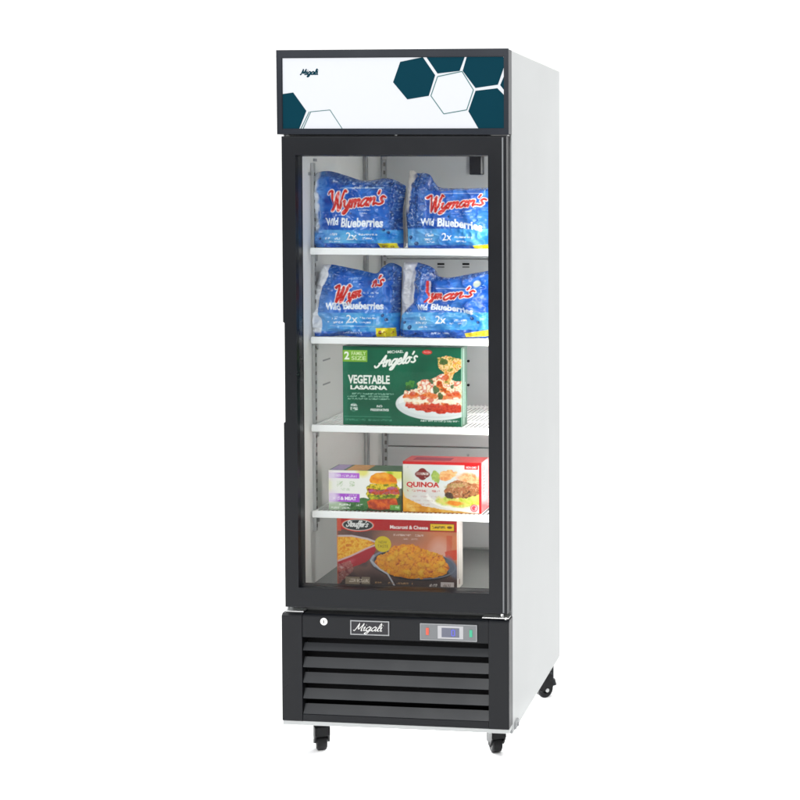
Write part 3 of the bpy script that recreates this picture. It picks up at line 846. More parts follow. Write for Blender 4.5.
A.food(A.pol([(368, 494), (398, 493.5), (398, 498), (383, 500), (369, 499)], 1.8, 28), [(60, 92, 30), (130, 140, 50), (200, 190, 80)], 2.6, 29)
bb = A.pol([(367, 501), (371, 499), (396, 497), (398, 503), (394, 507.5), (380, 509.5), (369, 508)], .6, 30); A.food(bb, [(150, 58, 20), (196, 92, 36), (214, 118, 50)], 6, 31)
A.rect(390, 504, 400, 509.2, (108, 158, 86)); A.smalltype(391.5, 505.4, 399, 507.8, (200, 225, 190), 38, .8)
e, w, h = carton('burger_carton', (328.4, 470, 401.8, 510.8), .09, None, (90, 110, 70), (60, 100, 66),
    'white and green veggie burger carton with purple banners, left of the red quinoa carton', 'frozen food box', zfloor=SHZ[3]+.0089, art=A)
bm = bmesh.new()
def topq(u0, u1, d0, d1, lift=.0005): box(bm, -w/2+u0*w, -w/2+u1*w, -.045+d0*.09, -.045+d1*.09, h-.0002, h+lift)
topq(.02, .20, .05, .96); obj('lilac_top_print', bm, mat('lilac_print', tuple(lin((168, 150, 190))), .5, noise=(120, .3)), e)
bm = bmesh.new(); topq(.24, .52, .05, .96); obj('burger_top_print', bm, mat('bun_print', tuple(lin((205, 150, 90))), .5, noise=(90, .5)), e)

# ---- quinoa carton
A = Art(402.6, 461.2, 481.4, 512, (236, 234, 226)); A.ink = .84
A.put(A.ell(440, 474, 26, 12, soft=9), (222, 230, 228), .9)
A.put(A.ell(404, 490, 10, 16, soft=10), (206, 212, 168), .8); A.put(A.ell(428, 498, 26, 10, soft=8), (220, 216, 212), .9)
yl = A.pol([(402, 488), (405, 497), (422, 505), (446, 509), (482, 511), (482, 513), (402, 513)], 1, 4)
A.food(yl, [(206, 140, 60), (228, 172, 84), (238, 200, 120)], 12, 5); A.put((1-sst(A.X, 402, 408))*sst(A.Y, 490, 500), (232, 150, 50), .7)
plate = A.ell(476, 499, 50, 12.5, 4)*(1-A.ell(478, 496, 50, 12.5, 4)); A.put(plate, (246, 244, 238), .95)
A.food(A.ell(436, 476, 5, 6, wob=.6, seed=6), [(130, 160, 50), (180, 200, 90)], 4, 7, .9); A.food(A.ell(447, 474.5, 9, 5, -18, wob=.7, seed=8), [(228, 130, 60), (244, 180, 110), (250, 210, 150)], 4, 9, .9)
A.food(A.ell(471, 478, 12, 6, 12, soft=3, wob=.7, seed=10), [(236, 150, 90), (246, 200, 150), (230, 120, 60)], 4, 11, .9)
A.food(A.ell(458, 501, 22, 5, 6, soft=2, wob=.6, seed=12), [(170, 190, 60), (216, 220, 110), (232, 214, 120)], 4, 13, .9); A.food(A.ell(472, 497, 14, 6, 6, wob=.6, seed=14), [(180, 200, 70), (220, 224, 120)], 4, 15, .9)
A.food(A.ell(455, 502, 9, 2.2, 4, soft=1, wob=.6, seed=16), [(220, 110, 40), (236, 150, 70)], 4, 17, .9)
pat = A.pol([(444, 490), (449, 482), (458, 479), (470, 481), (481.5, 483), (481.5, 492), (468, 496), (455, 497), (447, 496)], 2.4, 18)
A.food(pat, [(70, 36, 20), (140, 88, 54), (186, 140, 96), (160, 74, 50), (204, 168, 128)], 3, 19)
A.food(A.ell(449, 494.5, 4.4, 3.2, 20, wob=.8, seed=20), [(30, 26, 24), (90, 60, 40), (50, 60, 40)], 2.4, 21)
A.food(A.ell(457, 484, 10, 2.2, -8, soft=1, wob=.9, seed=22), [(180, 120, 90), (226, 190, 150), (160, 150, 80)], 2.4, 23, .7)
A.rect(402, 461, 482, 464.0, (204, 32, 44)); A.rect(479.2, 461, 482, 513, (214, 40, 52)); A.rect(402, 511.2, 482, 512.4, (200, 120, 60), .5)
A.rect(464.8, 463.9, 478.4, 468.1, (208, 36, 48)); A.text('NON-GMO', 466.4, 464.9, 476.9, 467.0, (250, 232, 232), .04)
A.smalltype(407, 465.6, 411, 468, (170, 176, 180), 24, .6)
A.put(A.ell(422.6, 473.8, 7.6, 4.0), (122, 36, 34)); A.put(A.ell(422.6, 473.6, 5.0, 6.0), (122, 36, 34))
A.rect(416.2, 471.8, 429, 474.6, (226, 206, 196), .3); A.text('DON LEE', 417.2, 472.3, 428.2, 474.3, (244, 236, 228), .03) if False else A.smalltype(417, 472.2, 428.4, 474.4, (244, 236, 228), 25, .95)
A.smalltype(419.4, 475.6, 426, 477, (226, 200, 190), 26, .9)
A.text('QUINOA', 406.4, 481.4, 439.6, 487.6, (190, 44, 42), .045, out=(244, 226, 216), ow=.3)
A.smalltype(407, 489.2, 440, 491.4, (196, 96, 88), 27, .85)
for v in (495.2, 499.2): A.smalltype(409, v, 439, v+1.6, (176, 130, 116), int(v), .4)
for v in (503, 506.2): A.smalltype(408, v, 430, v+1.6, (190, 110, 50), int(v), .5)
A.put(A.ell(474.4, 506.4, 3.9, 3.9), (222, 84, 98)); A.put(A.ell(474.4, 506.4, 2.9, 2.9)-A.ell(474.4, 506.4, 2.4, 2.4), (250, 220, 220)); A.smalltype(472.3, 505.4, 476.6, 507.6, (255, 236, 236), 28, .95)
e, w, h = carton('quinoa_carton', (402.6, 461.2, 481.4, 512), .092, None, (196, 26, 40), (206, 70, 70),
    'red edged quinoa burger carton showing a grilled patty, right end of the fourth shelf', 'frozen food box', zfloor=SHZ[3]+.0089, art=A)
bm = bmesh.new(); box(bm, -w/2+.1*w, -w/2+.58*w, -.02, .02, h-.0002, h+.0005); obj('top_print', bm, mat('maroon_print', tuple(lin((150, 40, 70))), .5, noise=(120, .4)), e)
bm = bmesh.new()
for k in range(9): box(bm, w/2-.0002, w/2+.0006, -.018, -.008, h*(.30+.06*k), h*(.335+.06*k))
obj('side_panel_print', bm, mat('white_print', tuple(lin((235, 210, 205))), .5, noise=(150, .3)), e)

# ---- macaroni cheese carton
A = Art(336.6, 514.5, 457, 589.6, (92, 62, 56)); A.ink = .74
A.food(np.ones(A.X.shape), [(74, 52, 50), (110, 78, 68), (86, 60, 56)], 30, 1, .8)
A.put(A.ell(430, 545, 46, 22, soft=12), (205, 128, 92), .9); A.put(A.ell(402, 534, 24, 12, soft=10), (150, 108, 90), .8); A.put(A.ell(440, 552, 10, 14, soft=8), (222, 176, 160), .7)
A.put(A.pol([(445, 550), (458, 547), (458, 558), (447, 559)], 1, 2), (196, 60, 40), .85); A.put(A.pol([(447, 533), (453, 533), (452, 552), (447, 552)], 1, 2), (190, 80, 56), .6)
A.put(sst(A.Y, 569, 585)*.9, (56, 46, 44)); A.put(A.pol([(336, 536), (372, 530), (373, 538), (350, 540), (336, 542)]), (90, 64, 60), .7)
ca = A.pol([(336, 538), (345, 535.5), (368, 539), (376, 543), (358, 553), (336, 563)], .8, 3); A.food(ca, [(206, 120, 40), (232, 160, 60), (246, 200, 100), (226, 140, 50)], 4, 4)
A.put(np.clip((.9-A.stroke([(337, 536.3), (352, 535.8), (368, 538.6), (376, 541.5)], .9))/.3+.5, 0, 1), (206, 190, 186))
A.put(A.pol([(336, 563), (352, 556), (372, 546), (377, 548), (373, 557), (366, 563), (352, 569), (336, 576)], .8, 5), (166, 34, 44))
A.put(np.clip((.8-A.stroke([(337, 563), (351, 557), (366, 549), (375, 545)], .8))/.3+.5, 0, 1), (214, 180, 178)); A.put(A.ell(345, 566, 10, 2.4, -28, soft=2), (208, 90, 100), .7)
cl = A.pol([(336, 566), (350, 562), (354, 570), (346, 580), (336, 590)], 3, 6); A.food(cl, [(110, 40, 44), (176, 120, 110), (140, 70, 66), (200, 170, 160)], 3, 7, .75)
bowl = A.ell(413.5, 564, 43, 17, 4); A.put(bowl*(1-A.ell(413.5, 561, 43, 18, 4)), (26, 28, 34)); A.put(A.ell(413.5, 563.5, 43, 15.5, 4), (40, 42, 48)); A.put(A.ell(413.5, 563.5, 43, 15.5, 4)*(1-A.ell(414.5, 563.5, 40.5, 14.6, 4)), (132, 132, 142), .9)
A.put(A.ell(452, 566, 5, 12, -20, soft=2), (96, 104, 120), .75)
mac = A.pol([(374, 563), (378, 556), (388, 552), (392, 546), (404, 543), (414, 543), (428, 549), (443, 553), (446, 560), (450, 566), (447, 573), (436, 577), (415, 579), (395, 577), (381, 571)], 2.4, 8)
A.food(mac, [(130, 60, 10), (196, 108, 20), (226, 140, 34), (236, 166, 56), (204, 118, 24), (240, 186, 84)], 3.6, 9)
for k in range(70):
    x, y = rng.uniform(380, 446), rng.uniform(548, 574); a = rng.uniform(0, 180)
    A.put(A.ell(x+.3, y+1.0, 4.2, 2.2, a)*mac, (160, 86, 20), .38); A.put(A.ell(x, y, 3.9, 1.9, a, soft=1.2)*mac, (238, 168, 48) if k % 3 else (246, 196, 92), .62); A.put(A.ell(x+2.6*math.cos(math.radians(a)), y+2.6*math.sin(math.radians(a)), 1.0, .9, a)*mac, (176, 92, 18), .45)
A.put(np.clip((.7-A.stroke([(371, 561), (380, 570), (388, 575), (392, 582), (396, 590)], .7))/.3+.5, 0, 1), (196, 196, 200)); A.put(np.clip((1.0-A.stroke([(374, 556), (371, 561), (375, 567)], 1.))/.3+.5, 0, 1), (170, 172, 178), .8)
A.rect(336, 514, 458, 529.2, (176, 34, 30)); A.rect(336, 514, 341, 531, (214, 96, 76), .8)
A.put(A.ell(358, 524.3, 17.2, 7.0), (216, 66, 46)); A.put(A.ell(358, 524.3, 15.8, 6.0), (226, 220, 210)); A.put(A.ell(358, 524.3, 15.0, 5.4), (30, 38, 36))
A.script("Stouffer's", 346.2, 526.0, 3.3, 22.5, .50, (244, 244, 240), slant=.25)
A.text('Macaroni & Cheese', 390.5, 523.4, 428.5, 527.2, (246, 236, 230), .03); A.text('FAMILY SIZE', 431.5, 521, 453.5, 528, (60, 40, 10), .02)
A.rect(430.4, 520.6, 454.8, 528.4, (70, 50, 20)); A.rect(430.9, 521.2, 454.3, 527.8, (236, 196, 60)); A.smalltype(432.5, 523.2, 446, 526, (60, 40, 10), 44, .95); A.put(A.ell(450, 524.4, 2.6, 1.4), (90, 40, 20), .9)
A.smalltype(394, 532.6, 424, 534.6, (214, 186, 174), 45, .9); A.smalltype(402, 536.6, 418, 538.4, (200, 170, 158), 46, .7)
A.put(A.ell(383.3, 543.6, 8.3, 8.3), (214, 190, 20)); A.text('NEW', 378.8, 540.2, 387.4, 543.0, (96, 84, 10), .0); A.text('TASTE', 377.8, 544.2, 388.6, 547.4, (96, 84, 10), .0)
A.rect(345, 579, 359.5, 587, (196, 176, 150), .45); A.rect(361.5, 578.8, 370, 586.4, (196, 180, 156), .45); A.smalltype(346, 581, 369, 584.6, (232, 218, 200), 48, .8)
A.smalltype(375, 583.4, 413, 585.2, (190, 150, 110), 49, .8); A.text('40 OZ', 429.6, 584, 437.6, 588, (226, 216, 210), .02); A.rect(441, 581.8, 454.2, 588.6, (206, 196, 192), .95); A.smalltype(443, 583.6, 452.4, 586.8, (110, 90, 86), 50, .7)
A.put(1-sst(A.X, 336.6, 338.6), (206, 120, 96), .7)
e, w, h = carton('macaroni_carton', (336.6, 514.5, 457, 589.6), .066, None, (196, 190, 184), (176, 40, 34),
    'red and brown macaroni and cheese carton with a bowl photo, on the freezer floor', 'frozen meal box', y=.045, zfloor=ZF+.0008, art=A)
strips(e, 'side_panel_print', [(w/2-.0002, w/2+.0006, -.024, -.020, h*.15, h*.80), (w/2-.0002, w/2+.0006, -.010, .0, h*.05, h*.12)], mat('grey_print', tuple(lin((150, 130, 124))), .5, noise=(220, .5)))

# ---- blueberry bags
def coons(Lb, Rb, Tb, Bb, nx, ny):
    def rs(P, n):
        P = np.array(P, float); P = np.array(crom([tuple(p) for p in P], 6)); d = np.r_[0, np.cumsum(np.hypot(*np.diff(P, axis=0).T))]
        t = np.linspace(0, d[-1], n); return np.stack([np.interp(t, d, P[:, 0]), np.interp(t, d, P[:, 1])], 1)
    L, R_, T_, B = rs(Lb, ny), rs(Rb, ny), rs(Tb, nx), rs(Bb, nx)
    s = np.linspace(0, 1, nx)[None, :, None]; t = np.linspace(0, 1, ny)[:, None, None]
    return ((1-s)*L[:, None]+s*R_[:, None]+(1-t)*B[None]+t*T_[None]-((1-s)*(1-t)*B[0]+s*(1-t)*B[-1]+(1-s)*t*T_[0]+s*t*T_[-1]))
def blueberry_bag(left, right, top, bottom, art, seed, label, shelf, crease=(), depth=.085, y=YI):
    nx, ny = 250, 200
    P = coons(left, right, top, bottom, nx, ny); U, Vp = P[..., 0], P[..., 1]
    # photo measure -> metres on the goods plane
    cy = y+depth*.5
    x00, z00 = at(400, 250, cy); x10, z10 = at(401, 250, cy); x01, z01 = at(400, 251, cy)
    X = x00+(U-400)*(x10-x00)+(Vp-250)*(x01-x00); Z = z00+(U-400)*(z10-z00)+(Vp-250)*(z01-z00)
    cx = X.mean(); zb = SHZ[shelf]+.0088; tt_ = np.linspace(0, 1, ny)[:, None]
    Z = Z-zb; Z = Z-Z[0][None, :]*(1-tt_)
    s = np.linspace(0, 1, nx)[None, :]*np.ones((ny, 1)); t = np.linspace(0, 1, ny)[:, None]*np.ones((1, nx))
    prof = np.clip(1-np.abs(2*s-1)**4.5, 0, 1)**.55*np.clip(1-np.clip((t-.35)/.65, 0, 1)**2.6, 0, 1)**.7*(.80+.20*np.clip(t/.12, 0, 1))
    edge = np.clip(np.minimum(s, 1-s)/.06, 0, 1); tedge = np.clip((1-t)/.05, 0, 1)
    w1 = vnoise((ny, nx), (3, 4), seed, 3)-.5
    # folded ridges across the film
    q = vnoise((ny, nx), (4, 5), seed+2, 3); rid = 1-np.abs(2*q-1)*2.2; rid = np.clip(rid, -.4, 1)
    q2 = vnoise((ny, nx), (12, 7), seed+4, 2); rid2 = np.clip(1-np.abs(2*q2-1)*3, -.3, 1)
    berries = vnoise((ny, nx), (16, 22), seed+6, 1)-.5
    mid = np.clip(1.25-np.hypot((s-.5)/.42, (t-.42)/.36), 0, 1)
    dis = (w1*.024+rid*.0085*(1.25-.75*mid)+rid2*.0026*(1.2-.7*mid)+berries*.0016)*edge**.5
    for (xa, ya, xb, yb, dep, wd) in crease:
        L = (xb-xa)**2+(yb-ya)**2; tt = np.clip(((U-xa)*(xb-xa)+(Vp-ya)*(yb-ya))/L, 0, 1)
        dd = np.hypot(U-xa-tt*(xb-xa), Vp-ya-tt*(yb-ya)); dis += dep*np.exp(-(dd/wd)**2)
    Yf = -depth*.5*prof-dis*np.minimum(1, .35+tedge)
    profb = np.clip(1-np.abs(2*s-1)**10, 0, 1)**.4*np.clip(1-np.clip((t-.45)/.55, 0, 1)**3, 0, 1)**.7
    Yb = .072*profb+w1*.006*edge
    bd = np.zeros((ny, nx), bool); bd[0] = bd[-1] = True; bd[:, 0] = bd[:, -1] = True
    ym = np.where(bd, (Yf+Yb)/2, 0)
    Yf = np.where(bd, ym, Yf); Yb = np.where(bd, ym, Yb)
    # base: sits flat
    e = empty('blueberry_bag', (cx, cy, zb), label, 'frozen fruit bag', 'blue bags of frozen blueberries')
    Vf = np.stack([X-cx, Yf, Z], -1).reshape(-1, 3)
    Cf = art.sample(U, Vp).reshape(-1, 3)
    o = mesh_np('printed_film', Vf, grid_faces(nx, ny), Cf, M['film'], e, True)
    Vb = np.stack([X-cx, Yb, Z], -1)[::4, ::4]; k = Vb.shape
    # back film, same outline
    ii = np.r_[np.arange(0, ny-1, 4), ny-1]; jj = np.r_[np.arange(0, nx-1, 4), nx-1]
    Vb = np.stack([X-cx, Yb, Z], -1)[ii][:, jj]; Cb = np.tile(lin((24, 56, 118)), (Vb.shape[0]*Vb.shape[1], 1))
    mesh_np('back_film', Vb.reshape(-1, 3), grid_faces(len(jj), len(ii), 0, True), Cb, M['film'], e, True)
    return e
def bag_art(b, seed, ox=0, oy=0, yb=(233.5, 244), left_w=None, tag=None, light=0., name=None, words=None, two=None):
    A = Art(*b, (30, 92, 188)); x0, y0, x1, y1 = b
    A.food(np.ones(A.X.shape), [(16, 64, 158), (34, 100, 200), (50, 124, 216)], 22, seed, .8)
    return A
WH = (240, 246, 252)
def common(A, seed, main, band, strip, dark_top, dark_left, dark_right):
    # berry covered dark edges
    sp = A.n(1.6, seed+1, 2); sp2 = A.n(3.2, seed+2, 2)
    dk = np.zeros(A.X.shape)
    for (m) in (dark_top, dark_left, dark_right):
        if m is not None: dk = np.maximum(dk, m)
    A.put(dk, (30, 68, 138), .75)
    A.put(dk*sst(sp, .52, .68), (84, 128, 190), .6); A.put(dk*sst(sp2, .58, .76), (16, 40, 92), .6); A.put(dk*sst(A.n(1.2, seed+8), .78, .9), (170, 196, 226), .55)
    (ya, yb_) = band
    m = sst(A.Y, ya-.4, ya+.4)*(1-sst(A.Y, yb_-.4, yb_+.4))
    A.food(m, [(44, 128, 208), (72, 160, 224), (104, 186, 234)], 16, seed+3, .9)
    A.put(m*sst(A.X, A.b[0], A.b[0]+30)*0+m*(1-sst(A.X, A.b[0]+22, A.b[0]+50)), (150, 206, 240), .35)
    m2 = sst(A.Y, strip-.3, strip+.3); A.put(m2, (40, 88, 182), .9); A.put(m2*sst(sp, .5, .7), (90, 140, 210), .4)
def berries(A, pts):
    for (x, y, r) in pts: A.put(A.ell(x, y, r, r, soft=.5), (30, 44, 96), .9); A.put(A.ell(x-.4, y-.5, r*.4, r*.4, soft=.4), (110, 130, 180), .8)
wr = lambda amp, per, ph: (lambda x, y: (x, y+amp*math.sin((x-ph)/per)))
ONE = np.ones

# bag on the top shelf, left
Art.sat = 1.06; Art.ink = .86
A = Art(308, 168, 408, 250, (30, 92, 188)); S = 101
A.food(ONE(A.X.shape), [(26, 76, 168), (44, 106, 198), (66, 130, 214)], 20, S, .85)
top = 1-sst(A.Y-(A.X-330)*.14+(A.n(8, S+20)-.5)*4, 180, 184); rt = sst(A.X+(A.n(6, S+21)-.5)*3, 390, 394)
common(A, S, None, (230.0, 243.2), 243.4, top*sst(A.X, 330, 338), None, rt)
A.put((1-sst(A.X+(A.n(5, S+22, 2)-.5)*5, 325, 330)), (92, 150, 222), .75); A.put((1-sst(A.X+(A.n(5, S+22, 2)-.5)*5, 325, 330))*sst(A.n(2, S+23, 2), .5, .65), (44, 100, 190), .6)
A.put((1-sst(A.X+(A.n(7, S+24, 2)-.5)*5-(A.Y-170)*.03, 319.5, 323.5))*(1-sst(A.Y, 228, 234)), (232, 238, 246), .95)
A.put(A.ell(322.5, 215, 3.2, 5.5)-A.ell(322.5, 215, 2.7, 5), (200, 220, 244), .8)
A.rect(344, 187.6, 388, 188.4, (170, 206, 240), .8); A.smalltype(352, 186.6, 372, 188.6, WH, S+30, .8)
A.script('W', 333.5, 210.5, 10.8, 15.5, 1.25, (206, 48, 40), out=(240, 226, 226), ow=.85, slant=.12)
A.script("yman's", 347.0, 208.2, 7.4, 42, 1.15, (206, 48, 40), out=(240, 226, 226), ow=.75, rise=4.5, slant=.25)
A.smalltype(361, 209.4, 376, 210.6, (190, 210, 240), S+31, .8); A.smalltype(366, 212.6, 372, 213.8, (190, 210, 240), S+32, .8)
A.text('Wild', 330, 217.8, 343.2, 225.2, WH, .035, warp=wr(.5, 4, 2)); A.text('Blueberries', 346.2, 217.8, 387.6, 227.2, WH, .035, warp=wr(.35, 5, 2))
A.text('2x', 352.0, 232.2, 362.6, 239.8, WH, .01); A.smalltype(364.4, 233.6, 382, 235.2, WH, S+33, .85); A.smalltype(365, 237.4, 376, 239, WH, S+34, .85)
A.smalltype(334, 233.2, 342, 235.4, WH, S+35, .9); A.smalltype(330, 237.6, 348, 239.6, WH, S+36, .9); A.smalltype(333, 241, 346, 242.4, WH, S+37, .7)
berries(A, [(387.6, 229.6, 1.5), (391.4, 232.4, 1.6), (323.6, 238.8, 1.3), (330, 246, .8), (355.5, 213.4, .9)])
A.put(A.pol([(381.5, 243), (400, 242.8), (402, 250), (384, 250)]), (238, 222, 40)); A.smalltype(385, 245.4, 398, 248.4, (120, 60, 30), S+38, .9)
blueberry_bag([(309.6, 248), (310.2, 241), (315, 231), (315.8, 216), (314, 200), (312.4, 184), (312.2, 175.4)],
    [(403.5, 248), (403.5, 236), (403, 222), (403, 208), (405, 196), (406, 186)],
    [(312.2, 175.4), (318, 172), (325, 170.8), (333, 171.4), (345, 175), (361, 180), (373, 180.2), (385, 178), (395, 180), (406, 186)],
    [(309.6, 248), (350, 248.2), (403.5, 248.2)], A, 11, 'left-hand blueberry bag on the top shelf, red script name fully readable', 0,
    crease=[(326, 172, 334, 205, -.010, 3.2), (334, 205, 331, 232, -.007, 2.4), (341, 180, 386, 186, .006, 3.4), (394, 182, 392, 240, -.008, 2.6), (318, 178, 316, 238, .006, 3)])

# bag on the top shelf, right
A = Art(403, 168, 496, 250.5, (30, 92, 188)); S = 202
A.food(ONE(A.X.shape), [(26, 74, 162), (42, 104, 198), (64, 130, 214)], 20, S, .85)
dl = (1-sst(A.X+(A.Y-200)*.12+(A.n(6, S+21)-.5)*3, 427, 432))*(1-sst(A.Y, 226, 230)); tp = (1-sst(A.Y+(A.n(8, S+20)-.5)*2, 190, 192))
common(A, S, None, (229.0, 245.2), 246.2, tp, dl, None)
A.put((1-sst(A.X+(A.Y-190)*.14+(A.n(4, S+24, 2)-.5)*3, 413.5, 415.5))*(1-sst(A.Y, 206, 216)), (214, 208, 200), .97)
A.put(A.ell(413, 216, 3, 3.4)-A.ell(413, 216, 2.4, 2.8), (180, 200, 230), .7)
A.rect(444, 193.4, 482, 194.1, (190, 214, 244), .6)
A.script('W', 431.5, 212, 8.8, 12.5, 1.15, (206, 52, 42), out=(240, 224, 222), ow=.85, slant=.1)
A.script("yman's", 443.0, 209.6, 5.6, 45, 1.05, (206, 52, 42), out=(240, 224, 222), ow=.7, rise=4.5, slant=.25)
A.smalltype(458, 211, 476, 212.2, (190, 212, 244), S+31, .7); A.smalltype(462, 213.8, 480, 215.2, (150, 190, 240), S+32, .6)
A.text('Wild', 425.4, 218.8, 438.0, 226, WH, .035, warp=wr(.4, 3, 2)); A.text('Blueberries', 441.4, 218.4, 485, 226.8, WH, .035, warp=lambda x, y: (x, y+.0016*(x-441)**2*1.6))
A.text('2x', 446.5, 233.2, 455.4, 240.6, WH, .01); A.smalltype(458, 236.6, 476, 238, WH, S+33, .85); A.smalltype(460, 240.6, 470, 242.2, WH, S+34, .85)
A.smalltype(430, 233.6, 438, 236.4, WH, S+35, .9); A.smalltype(425.5, 238.4, 441, 240.4, WH, S+36, .9); A.smalltype(430, 241.6, 438, 243.0, WH, S+37, .8)
berries(A, [(413.5, 237.5, 2.0), (420, 243.6, 2.0), (452, 216.8, 1.0)])
A.put(A.pol([(476, 245.5), (496, 243.5), (496, 250.5), (479, 250.5)]), (240, 216, 60))
blueberry_bag([(408.4, 248.2), (408.4, 238), (407.6, 226), (406.4, 214), (407.6, 196), (408.6, 182), (409.2, 171.2)],
    [(493, 248.6), (494, 230), (493, 210), (492, 188)],
    [(409.2, 171.2), (412.5, 170.6), (418, 173.4), (424, 173.2), (430, 175.2), (434, 182), (440, 187.4), (455, 188.4), (470, 188.2), (492, 187.4)],
    [(408.4, 248.2), (450, 249), (493, 248.6)], A, 23, 'right-hand blueberry bag on the top shelf with a tall pale folded corner', 0,
    crease=[(433, 180, 432, 226, -.012, 3.0), (418, 176, 417, 240, -.008, 2.2), (424, 178, 422, 230, .008, 3), (470, 214, 487, 240, .006, 4), (440, 190, 486, 192, .005, 3)])

# bag on the second shelf, left
A = Art(307, 260, 404, 340, (40, 100, 196)); S = 303
A.food(ONE(A.X.shape), [(34, 90, 184), (60, 120, 208), (92, 150, 224)], 20, S, .85)
tp = (1-sst(A.Y-(A.X-330)*.13+(A.n(8, S+20)-.5)*4, 270, 273)); lf = (1-sst(A.X-(300-A.Y)*.30+(A.n(6, S+21)-.5)*5, 331, 334))*(1-sst(A.Y, 318, 322)); rt = sst(A.X+(A.n(6, S+22)-.5)*3, 393.5, 396)*(1-sst(A.Y, 328, 330))
common(A, S, None, (312.5, 331.0), 332.6, tp*.7, lf*.75, rt)
A.put(A.ell(330, 306, 9, 12, soft=6), (110, 160, 226), .5)
ed = 330.5-np.interp(A.Y, [262, 268, 280, 288, 298, 314, 327, 334], [-1, -.7, .2, 4.6, 7.6, 8.0, 4, 4])
A.put((1-sst(A.X-ed+(A.n(4, S+24, 2)-.5)*1.4, -.4, .4))*(1-sst(A.Y, 331, 334)), (238, 240, 244), .98)
A.smalltype(352, 277, 364, 279, (180, 210, 244), S+30, .6)
A.script('W', 338.5, 301.5, 9.0, 13.5, 1.3, (206, 48, 40), out=(240, 226, 226), ow=.85, slant=.35)
A.script('ym', 352.0, 299, 6.0, 14, 1.0, (206, 48, 40), out=(240, 226, 226), ow=.7, rise=3, slant=.35)
A.put(A.ell(369, 293, 3.4, 4.4, -20, soft=1), (44, 104, 200), .85)
A.script("n's", 374, 286, 5.4, 14.5, 1.15, (206, 48, 40), out=(240, 226, 226), ow=.7, rise=1.5, slant=.3)
A.smalltype(365, 291.6, 384, 293.2, (200, 220, 246), S+31, .85); A.smalltype(364, 295.2, 378, 296.8, (200, 220, 246), S+32, .85)
A.text('Wild', 330.8, 302.4, 344.6, 309.8, WH, .035, warp=wr(.5, 3, 2)); A.text('Blueberries', 347.5, 301.4, 387.4, 309.0, WH, .04)
A.text('2x', 350.4, 314.6, 361.4, 322.6, WH, .01); A.smalltype(363.6, 316.6, 381, 318.2, WH, S+33, .85); A.smalltype(363.6, 321.4, 375, 323, WH, S+34, .85)
A.smalltype(336, 316.4, 342, 319.4, WH, S+35, .9); A.smalltype(331, 321.2, 347, 323.2, WH, S+36, .9); A.rect(334, 325.4, 382, 325.9, (190, 220, 244), .7)
A.smalltype(346.5, 331.4, 366.5, 333.4, (210, 226, 246), S+38, .85)
berries(A, [(386.8, 314.8, 1.7), (391, 318.8, 1.6)])
A.rect(380.8, 327.2, 398.2, 336.4, (240, 222, 30)); A.put(A.ell(384.6, 331.9, 1.7, 2.1), (150, 84, 20)); A.smalltype(387, 330.6, 396.4, 333.4, (140, 90, 20), S+39, .9)
blueberry_bag([(309.4, 336.6), (311.5, 331.5), (312.2, 322), (311.4, 312), (312.6, 298), (317.4, 281), (322.8, 265)],
    [(399.8, 336.6), (400.4, 318), (401.2, 296), (402, 267)],
    [(322.8, 265), (332, 264.6), (345, 267), (358, 269.6), (370, 272.4), (377, 273.2), (383, 267), (389.5, 263), (396, 263.8), (402, 267)],
    [(309.4, 336.6), (350, 336.8), (399.8, 336.6)], A, 37, 'left-hand blueberry bag on the second shelf with a curved white side strip', 1,
    crease=[(378, 274, 368, 300, -.013, 3.4), (368, 300, 345, 308, -.007, 2.6), (393, 266, 394, 330, -.007, 2.4), (330, 270, 318, 325, .006, 3), (345, 330, 330, 300, .005, 3), (384, 268, 390, 300, .007, 3)])

# bag on the second shelf, right
A = Art(398, 260, 496, 340.5, (30, 92, 188)); S = 404
A.food(ONE(A.X.shape), [(26, 78, 168), (44, 108, 202), (66, 134, 216)], 20, S, .85)
dl = (1-sst(A.X+(A.n(6, S+21)-.5)*3, 432, 435))*(1-sst(A.Y, 286, 296)); tp = (1-sst(A.Y+(A.X-440)*.10+(A.n(8, S+20)-.5)*3, 279, 282)); dl2 = (1-sst(A.X-(314-A.Y)*.5+(A.n(6, S+23)-.5)*3, 412, 415))*sst(A.Y, 296, 300)*(1-sst(A.Y, 311, 313))
common(A, S, None, (311.5, 329.0), 331.0, tp, np.maximum(dl, dl2), None)
A.put((1-sst(A.X+(A.n(4, S+24, 2)-.5)*1.5, 417.4, 418.6))*(1-sst(A.Y-(418-A.X)*1.0, 300, 303)), (208, 208, 214), .97)
A.put((1-sst(A.X, 405, 406))*(1-sst(A.Y, 300, 306)), (226, 226, 230), .7)
A.rect(439, 287.4, 470, 288.2, (190, 214, 244), .7); A.put(A.ell(478.8, 283.2, 3.4, 3.2, soft=.8), (206, 214, 170), .75)
A.put(np.clip((1.0-A.stroke([(431, 281), (430.6, 291), (433, 297), (429, 301)], 1.))/.3+.5, 0, 1), (210, 60, 50)); A.put(np.clip((.5-A.stroke([(432.6, 281), (432.4, 291), (435, 297)], .5))/.3+.5, 0, 1), (240, 226, 226))
A.script('ym', 433, 298, 4.6, 12.5, .95, (206, 52, 42), out=(240, 224, 222), ow=.75, slant=.3)
A.script("an's", 445.2, 299.6, 5.0, 33, 1.05, (206, 52, 42), out=(240, 224, 222), ow=.8, rise=4.5, slant=.25)
A.text('Wild', 421.4, 303.2, 431.8, 309.4, WH, .035); A.text('Blueberries', 435.0, 303.2, 477, 309.2, WH, .035, warp=lambda x, y: (x, y+.0022*(x-435)**2*1.2))
A.text('2x', 440.0, 314.8, 450.4, 322.6, WH, .01); A.smalltype(452.6, 318.4, 470, 320, WH, S+33, .85); A.smalltype(454, 321.8, 466, 323.4, WH, S+34, .8)
